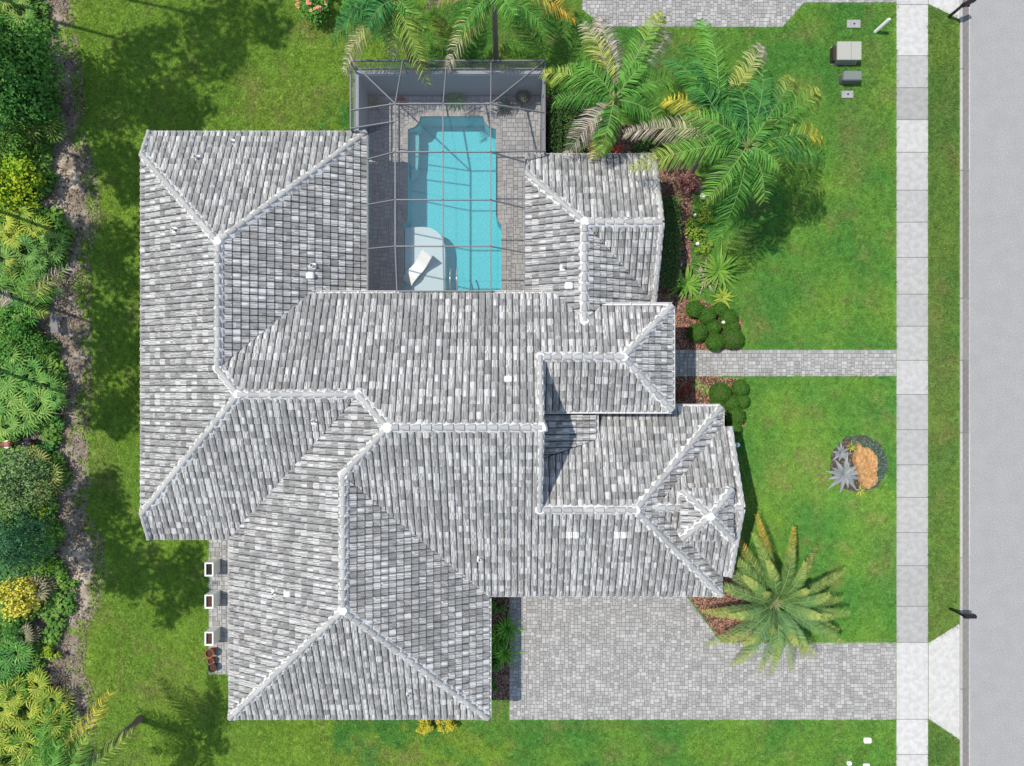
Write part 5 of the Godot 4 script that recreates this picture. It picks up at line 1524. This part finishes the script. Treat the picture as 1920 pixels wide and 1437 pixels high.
	mb.tube([Vector3(0, 0, 0), Vector3(0.06, 0.5, -0.03), Vector3(0.13, 1.0, -0.08), Vector3(0.14, 1.06, -0.085)], [0.085, 0.085, 0.085, 0.05], 12)
	obj("tube", mb, M["white plastic"], t)
	for q in [[1626, 1388, 0.38, 0.28, "white irrigation valve cover near the sidewalk corner"], [1592, 1431, 0.24, 0.2, "small white valve cover at the bottom edge"], [1624, 1436, 0.32, 0.26, "white valve cover cut by the bottom edge"]]:
		t = thing("valve_cover", q[4], "utility cover", at(q[0], q[1]))
		mb = MB.new()
		mb.soft_box(Vector3(0, 0.06, 0), Vector3(q[2], 0.12, q[3]), 0.05)
		obj("cap", mb, M["white plastic"], t)
		mb = MB.new(); mb.col = Color(0.02, 0.02, 0.02)
		mb.lathe(Vector3(-q[2] * 0.28, 0.118, -0.02), [[0.03, 0.0], [0.03, 0.006], [0.0, 0.007]], 8)
		obj("keyhole", mb, M["paint"], t)
	# mailboxes
	for q in [[1781, 1141, 0.10, 0.30, "black mailbox on a leaning post beside the driveway apron"], [1779, 32, 0.35, -0.05, "large black mailbox at the top apron"]]:
		var p := at(q[0], q[1])
		t = thing("mailbox", q[4], "mailbox", p)
		mb = MB.new()
		mb.box(Vector3(0, 0.55, 0), Vector3(0.10, 1.1, 0.10))
		obj("post", mb, M["black metal"], t)
		mb = MB.new()
		mb.box(Vector3(0.14, 1.02, 0), Vector3(0.42, 0.07, 0.09))
		obj("arm", mb, M["black metal"], t)
		mb = MB.new()
		var bs := Basis(Vector3.UP, 0.0 if q[1] > 500 else 0.45)
		var arch := []
		for k in 9: arch.append(Vector2(cos(PI * k / 8.0) * 0.10, 0.14 + sin(PI * k / 8.0) * 0.10))
		arch.append(Vector2(-0.10, 0.0)); arch.append(Vector2(0.10, 0.0))
		var l := 0.52 if q[1] > 500 else 0.6
		for k in arch.size():
			var a0: Vector2 = arch[k]; var a1: Vector2 = arch[(k + 1) % arch.size()]
			var o := Vector3(0.05, 1.06, 0)
			var f := func(v: Vector2, x: float) -> Vector3: return o + bs * Vector3(x, v.y, v.x)
			mb.quad_to(f.call(a0, -0.1), f.call(a1, -0.1), f.call(a1, l - 0.1), f.call(a0, l - 0.1), bs * Vector3(0, (a0.y + a1.y) / 2 - 0.1, (a0.x + a1.x) / 2))
			mb.tri_to(o + bs * Vector3(-0.1, 0.1, 0), f.call(a0, -0.1), f.call(a1, -0.1), bs * Vector3.LEFT)
			mb.tri_to(o + bs * Vector3(l - 0.1, 0.1, 0), f.call(a0, l - 0.1), f.call(a1, l - 0.1), bs * Vector3.RIGHT)
		obj("box", mb, M["black metal"], t)
		mb = MB.new(); mb.col = Color(0.4, 0.03, 0.02)
		mb.box(Vector3(0.1, 1.26, 0.115), Vector3(0.02, 0.16, 0.01))
		obj("flag", mb, M["paint"], t)
	# planters and pots on the side patio
	var names := ["white trough planter with bare dark soil, topmost of three", "white trough planter with reddish soil, middle of three", "white trough planter with patchy soil, lowest of three"]
	for i in 3:
		var p := at(405, [1060, 1119, 1187][i])
		t = thing("trough_planter", names[i], "planter", p, "white planters on the side patio")
		mb = MB.new()
		var w := 0.42; var d := 0.66; var h := 0.80
		for s in [[-1, 0], [1, 0], [0, -1], [0, 1]]:
			mb.box(Vector3(s[0] * (w / 2 - 0.03), h / 2, s[1] * (d / 2 - 0.03)), Vector3(0.06 if s[0] else w - 0.12, h, d if s[0] else 0.06))
		mb.box(Vector3(0, 0.05, 0), Vector3(w - 0.13, 0.1, d - 0.13))
		obj("trough", mb, M["white plastic"], t)
		mb = MB.new(); mb.col = [Color(0.035, 0.03, 0.028), Color(0.11, 0.045, 0.035), Color(0.10, 0.05, 0.04)][i]
		mb.box(Vector3(0, h - 0.14, 0), Vector3(w - 0.125, 0.06, d - 0.125))
		for k in 12: mb.soft_box(Vector3(rng.randf_range(-0.1, 0.1), h - 0.11, rng.randf_range(-0.24, 0.24)), Vector3(0.06, 0.04, 0.07), 0.015, Basis(Vector3.UP, rng.randf() * 3))
		obj("soil", mb, M["stone"], t)
	for q in [[400, 1219, 0.20, 0.42, "larger terracotta pot below the planters", "terracotta"], [400, 1235, 0.15, 0.30, "smaller terracotta pot touching the larger one", "terracotta"], [403, 1248, 0.20, 0.26, "round dark metal pot at the end of the patio", "black metal"]]:
		t = thing("plant_pot", q[4], "pot", at(q[0], q[1]) + Vector3(0, 0.05, 0))
		mb = MB.new()
		var r: float = q[2]; var h: float = q[3]
		mb.lathe(Vector3.ZERO, [[0.0, 0.0], [r * 0.7, 0.0], [r * 0.92, h * 0.8], [r * 1.06, h * 0.8], [r * 1.08, h], [r * 0.9, h], [r * 0.86, h * 0.8]], 18)
		obj("pot", mb, M[q[5]], t)
		mb = MB.new(); mb.col = Color(0.09, 0.04, 0.03)
		mb.lathe(Vector3(0, 0, 0), [[r * 0.88, h * 0.8], [0.0, h * 0.82]], 18)
		obj("soil", mb, M["stone"], t)
	t = thing("plant_pot", "large round dark pot with a small plant in the cage's northeast corner", "pot", at(981, 193) + Vector3(0, 0.05, 0))
	mb = MB.new()
	mb.lathe(Vector3.ZERO, [[0.0, 0.0], [0.22, 0.0], [0.34, 0.3], [0.36, 0.5], [0.40, 0.52], [0.40, 0.56], [0.33, 0.56], [0.31, 0.45]], 18)
	obj("pot", mb, M["black metal"], t)
	mb = MB.new()
	foliage(mb, Vector3(0, 0.55, 0), Vector3(0.3, 0.15, 0.3), 160, 0.08, Color(0.08, 0.12, 0.03), Color(0.22, 0.22, 0.07), 5)
	obj("foliage", mb, M["leaf"], t)
	# concrete bench
	t = thing("garden_bench", "weathered concrete bench on the sandy strip", "bench", at(112, 609))
	t.rotation.y = 0.12
	mb = MB.new(); mb.col = Color(0.26, 0.255, 0.26)
	mb.soft_box(Vector3(0, 0.43, 0), Vector3(0.38, 0.07, 0.90), 0.02)
	obj("seat", mb, M["concrete"], t)
	for s in [-1, 1]:
		mb = MB.new(); mb.col = Color(0.42, 0.41, 0.40)
		mb.lathe(Vector3(0.0, 0, s * 0.29), [[0.15, 0.0], [0.15, 0.06], [0.09, 0.12], [0.08, 0.28], [0.13, 0.38], [0.13, 0.40]], 12)
		obj("leg", mb, M["concrete"], t)
	# stones by the bench
	var k := 0
	var lay := ["pale stone nearest the young palm", "flat pale stone above the bench, at the grass edge", "dark-edged stone at the grass edge", "small white stone at the grass edge", "white stone between palm and bench"]
	for q in [[82, 572, 0.16], [133, 560, 0.18], [131, 577, 0.2], [141, 571, 0.11], [108, 557, 0.12]]:
		mb = MB.new(); mb.col = Color(0.36, 0.31, 0.25)
		var pr := [[0.0, q[2] * 0.75]]
		var so := MB.new(); so.col = Color(0.38, 0.34, 0.28) * rng.randf_range(0.7, 1.3)
		for a in 8:
			var r0: Vector3 = Vector3(cos(TAU * a / 8), 0, sin(TAU * a / 8) * 0.7) * q[2]; var r1: Vector3 = Vector3(cos(TAU * (a + 1) / 8), 0, sin(TAU * (a + 1) / 8) * 0.7) * q[2]
			so.quad_to(r0, r1, r1 * 0.7 + Vector3(0, q[2] * 0.5, 0), r0 * 0.7 + Vector3(0, q[2] * 0.5, 0), r0 + r1)
			so.tri_to(Vector3(0, q[2] * 0.6, 0), r0 * 0.7 + Vector3(0, q[2] * 0.5, 0), r1 * 0.7 + Vector3(0, q[2] * 0.5, 0), Vector3.UP)
		var o := obj("stone", so, M["stone"])
		o.position = at(q[0], q[1]); o.rotation.y = rng.randf() * 3
		tag(o, lay[k], "stone", "stones by the bench")
		k += 1
	# rooster figures: one body mesh each, swept along the spine
	for q in [[64, 829, 1.0, "black rooster figure with red head among the palmettos", Color(0.012, 0.014, 0.022), Color(0.02, 0.02, 0.03), 0.0], [24, 832, 0.85, "white and rust rooster figure behind the black one", Color(0.36, 0.15, 0.12), Color(0.72, 0.68, 0.64), 0.15]]:
		t = thing("rooster_figure", q[3], "figure", at(q[0], q[1]))
		t.rotation.y = q[6]
		var s: float = q[2]
		mb = MB.new(); mb.col = q[4]
		var sp := [[-0.52, 0.62, 0.02], [-0.46, 0.66, 0.08], [-0.34, 0.56, 0.11], [-0.22, 0.44, 0.14], [-0.05, 0.38, 0.19], [0.10, 0.40, 0.19], [0.20, 0.50, 0.13], [0.26, 0.60, 0.085], [0.30, 0.68, 0.075], [0.36, 0.73, 0.07], [0.43, 0.72, 0.03], [0.47, 0.70, 0.008]]
		mb.tube(sp.map(func(v): return Vector3(v[0], v[1], 0) * s), sp.map(func(v): return v[2] * s), 12)
		obj("body", mb, M["paint"], t)
		mb = MB.new(); mb.col = q[5]
		for z in [-1, 1]: mb.tube([Vector3(-0.25, 0.42, z * 0.13) * s, Vector3(-0.05, 0.44, z * 0.19) * s, Vector3(0.1, 0.42, z * 0.17) * s], [0.03 * s, 0.09 * s, 0.02], 8)
		obj("wings", mb, M["paint"], t)
		mb = MB.new(); mb.col = Color(0.55, 0.03, 0.02)
		for c in [[0.30, 0.78], [0.35, 0.82], [0.40, 0.79]]: mb.tube([Vector3(c[0], c[1] - 0.06, 0) * s, Vector3(c[0], c[1], 0) * s, Vector3(c[0] - 0.02, c[1] + 0.03, 0) * s], [0.035 * s, 0.03 * s, 0.008], 6)
		mb.tube([Vector3(0.41, 0.68, 0) * s, Vector3(0.42, 0.60, 0) * s], [0.03 * s, 0.02 * s], 6)
		obj("comb", mb, M["paint"], t)
		for z in [-1, 1]:
			mb = MB.new(); mb.col = Color(0.4, 0.25, 0.05)
			mb.tube([Vector3(0.0, 0.28, z * 0.07) * s, Vector3(0.01, 0.02, z * 0.07) * s, Vector3(0.09, 0.01, z * 0.07) * s], [0.02, 0.016, 0.008], 5)
			obj("leg", mb, M["paint"], t)
	t = thing("garden_urn", "white urn among dark leaves at the frame edge above the bench", "urn", at(3, 541))
	mb = MB.new()
	mb.lathe(Vector3.ZERO, [[0.14, 0.0], [0.16, 0.04], [0.07, 0.12], [0.08, 0.25], [0.22, 0.45], [0.25, 0.62], [0.22, 0.62], [0.17, 0.5], [0.0, 0.42]], 16)
	obj("urn", mb, M["white plastic"], t)
	# garden lights
	for q in [[1303, 461, "glass-topped path light at the end of the gable hedge", 0.09], [1351, 606, "glass-topped path light among the northern globe shrubs", 0.09], [1313, 373, "white round garden light under the leaning palm", 0.13], [1298, 408, "small white spotlight beside the gable hedge", 0.07], [1377, 833, "white round light by the garage gable", 0.11]]:
		t = thing("garden_light", q[2], "garden light", at(q[0], q[1]))
		mb = MB.new()
		mb.lathe(Vector3.ZERO, [[0.03, 0.0], [0.025, 0.42], [q[3] * 0.6, 0.44]], 10)
		obj("stake", mb, M["black metal"], t)
		mb = MB.new()
		mb.lathe(Vector3(0, 0.44, 0), [[q[3], 0.0], [q[3] * 1.05, 0.06], [q[3] * 0.8, 0.14], [q[3] * 0.4, 0.18], [0.0, 0.19]], 14)
		obj("cap", mb, M["white plastic"], t)

# ------------------------------------------------------------------
func _ready() -> void:
	rng.seed = 20240611
	var cam := Camera3D.new()
	cam.name = "camera"
	cam.position = Vector3(0, CAM_H, 0)
	cam.rotation_degrees = Vector3(-90, 0, 0)
	cam.fov = rad_to_deg(2.0 * atan(718.5 / FOCAL))
	cam.far = 1200.0
	add_child(cam)
	cam.current = true
	var env := Environment.new()
	env.background_mode = Environment.BG_SKY
	var sm := ProceduralSkyMaterial.new()
	sm.sky_top_color = lin(0.32, 0.44, 0.64)
	sm.sky_horizon_color = lin(0.84, 0.86, 0.88)
	sm.sky_curve = 0.2
	sm.ground_bottom_color = lin(0.10, 0.11, 0.08)
	sm.ground_horizon_color = lin(0.55, 0.60, 0.62)
	sm.sun_angle_max = 6.0
	var sky := Sky.new()
	sky.sky_material = sm
	env.sky = sky
	env.tonemap_mode = Environment.TONE_MAPPER_LINEAR
	env.tonemap_exposure = 1.17
	env.sdfgi_enabled = true
	env.ssao_enabled = true
	env.ssil_enabled = true
	var we := WorldEnvironment.new()
	we.name = "world"
	we.environment = env
	add_child(we)
	var sun := DirectionalLight3D.new()
	sun.name = "sun"
	sun.light_energy = 1.32
	sun.light_color = Color(1.0, 0.97, 0.92)
	sun.light_angular_distance = 0.7
	sun.shadow_enabled = true
	add_child(sun)
	sun.look_at_from_position(Vector3.ZERO, Vector3(0.48, -1.0, 0.17), Vector3.FORWARD)
	var t0 := Time.get_ticks_msec()
	make_materials()
	build_ground()
	print("ground ", Time.get_ticks_msec() - t0)
	build_house()
	print("house ", Time.get_ticks_msec() - t0)
	build_pool()
	build_beds()
	print("beds ", Time.get_ticks_msec() - t0)
	build_palms()
	build_plants()
	print("plants ", Time.get_ticks_msec() - t0)
	build_grass()
	build_things()
	print("done ", Time.get_ticks_msec() - t0)
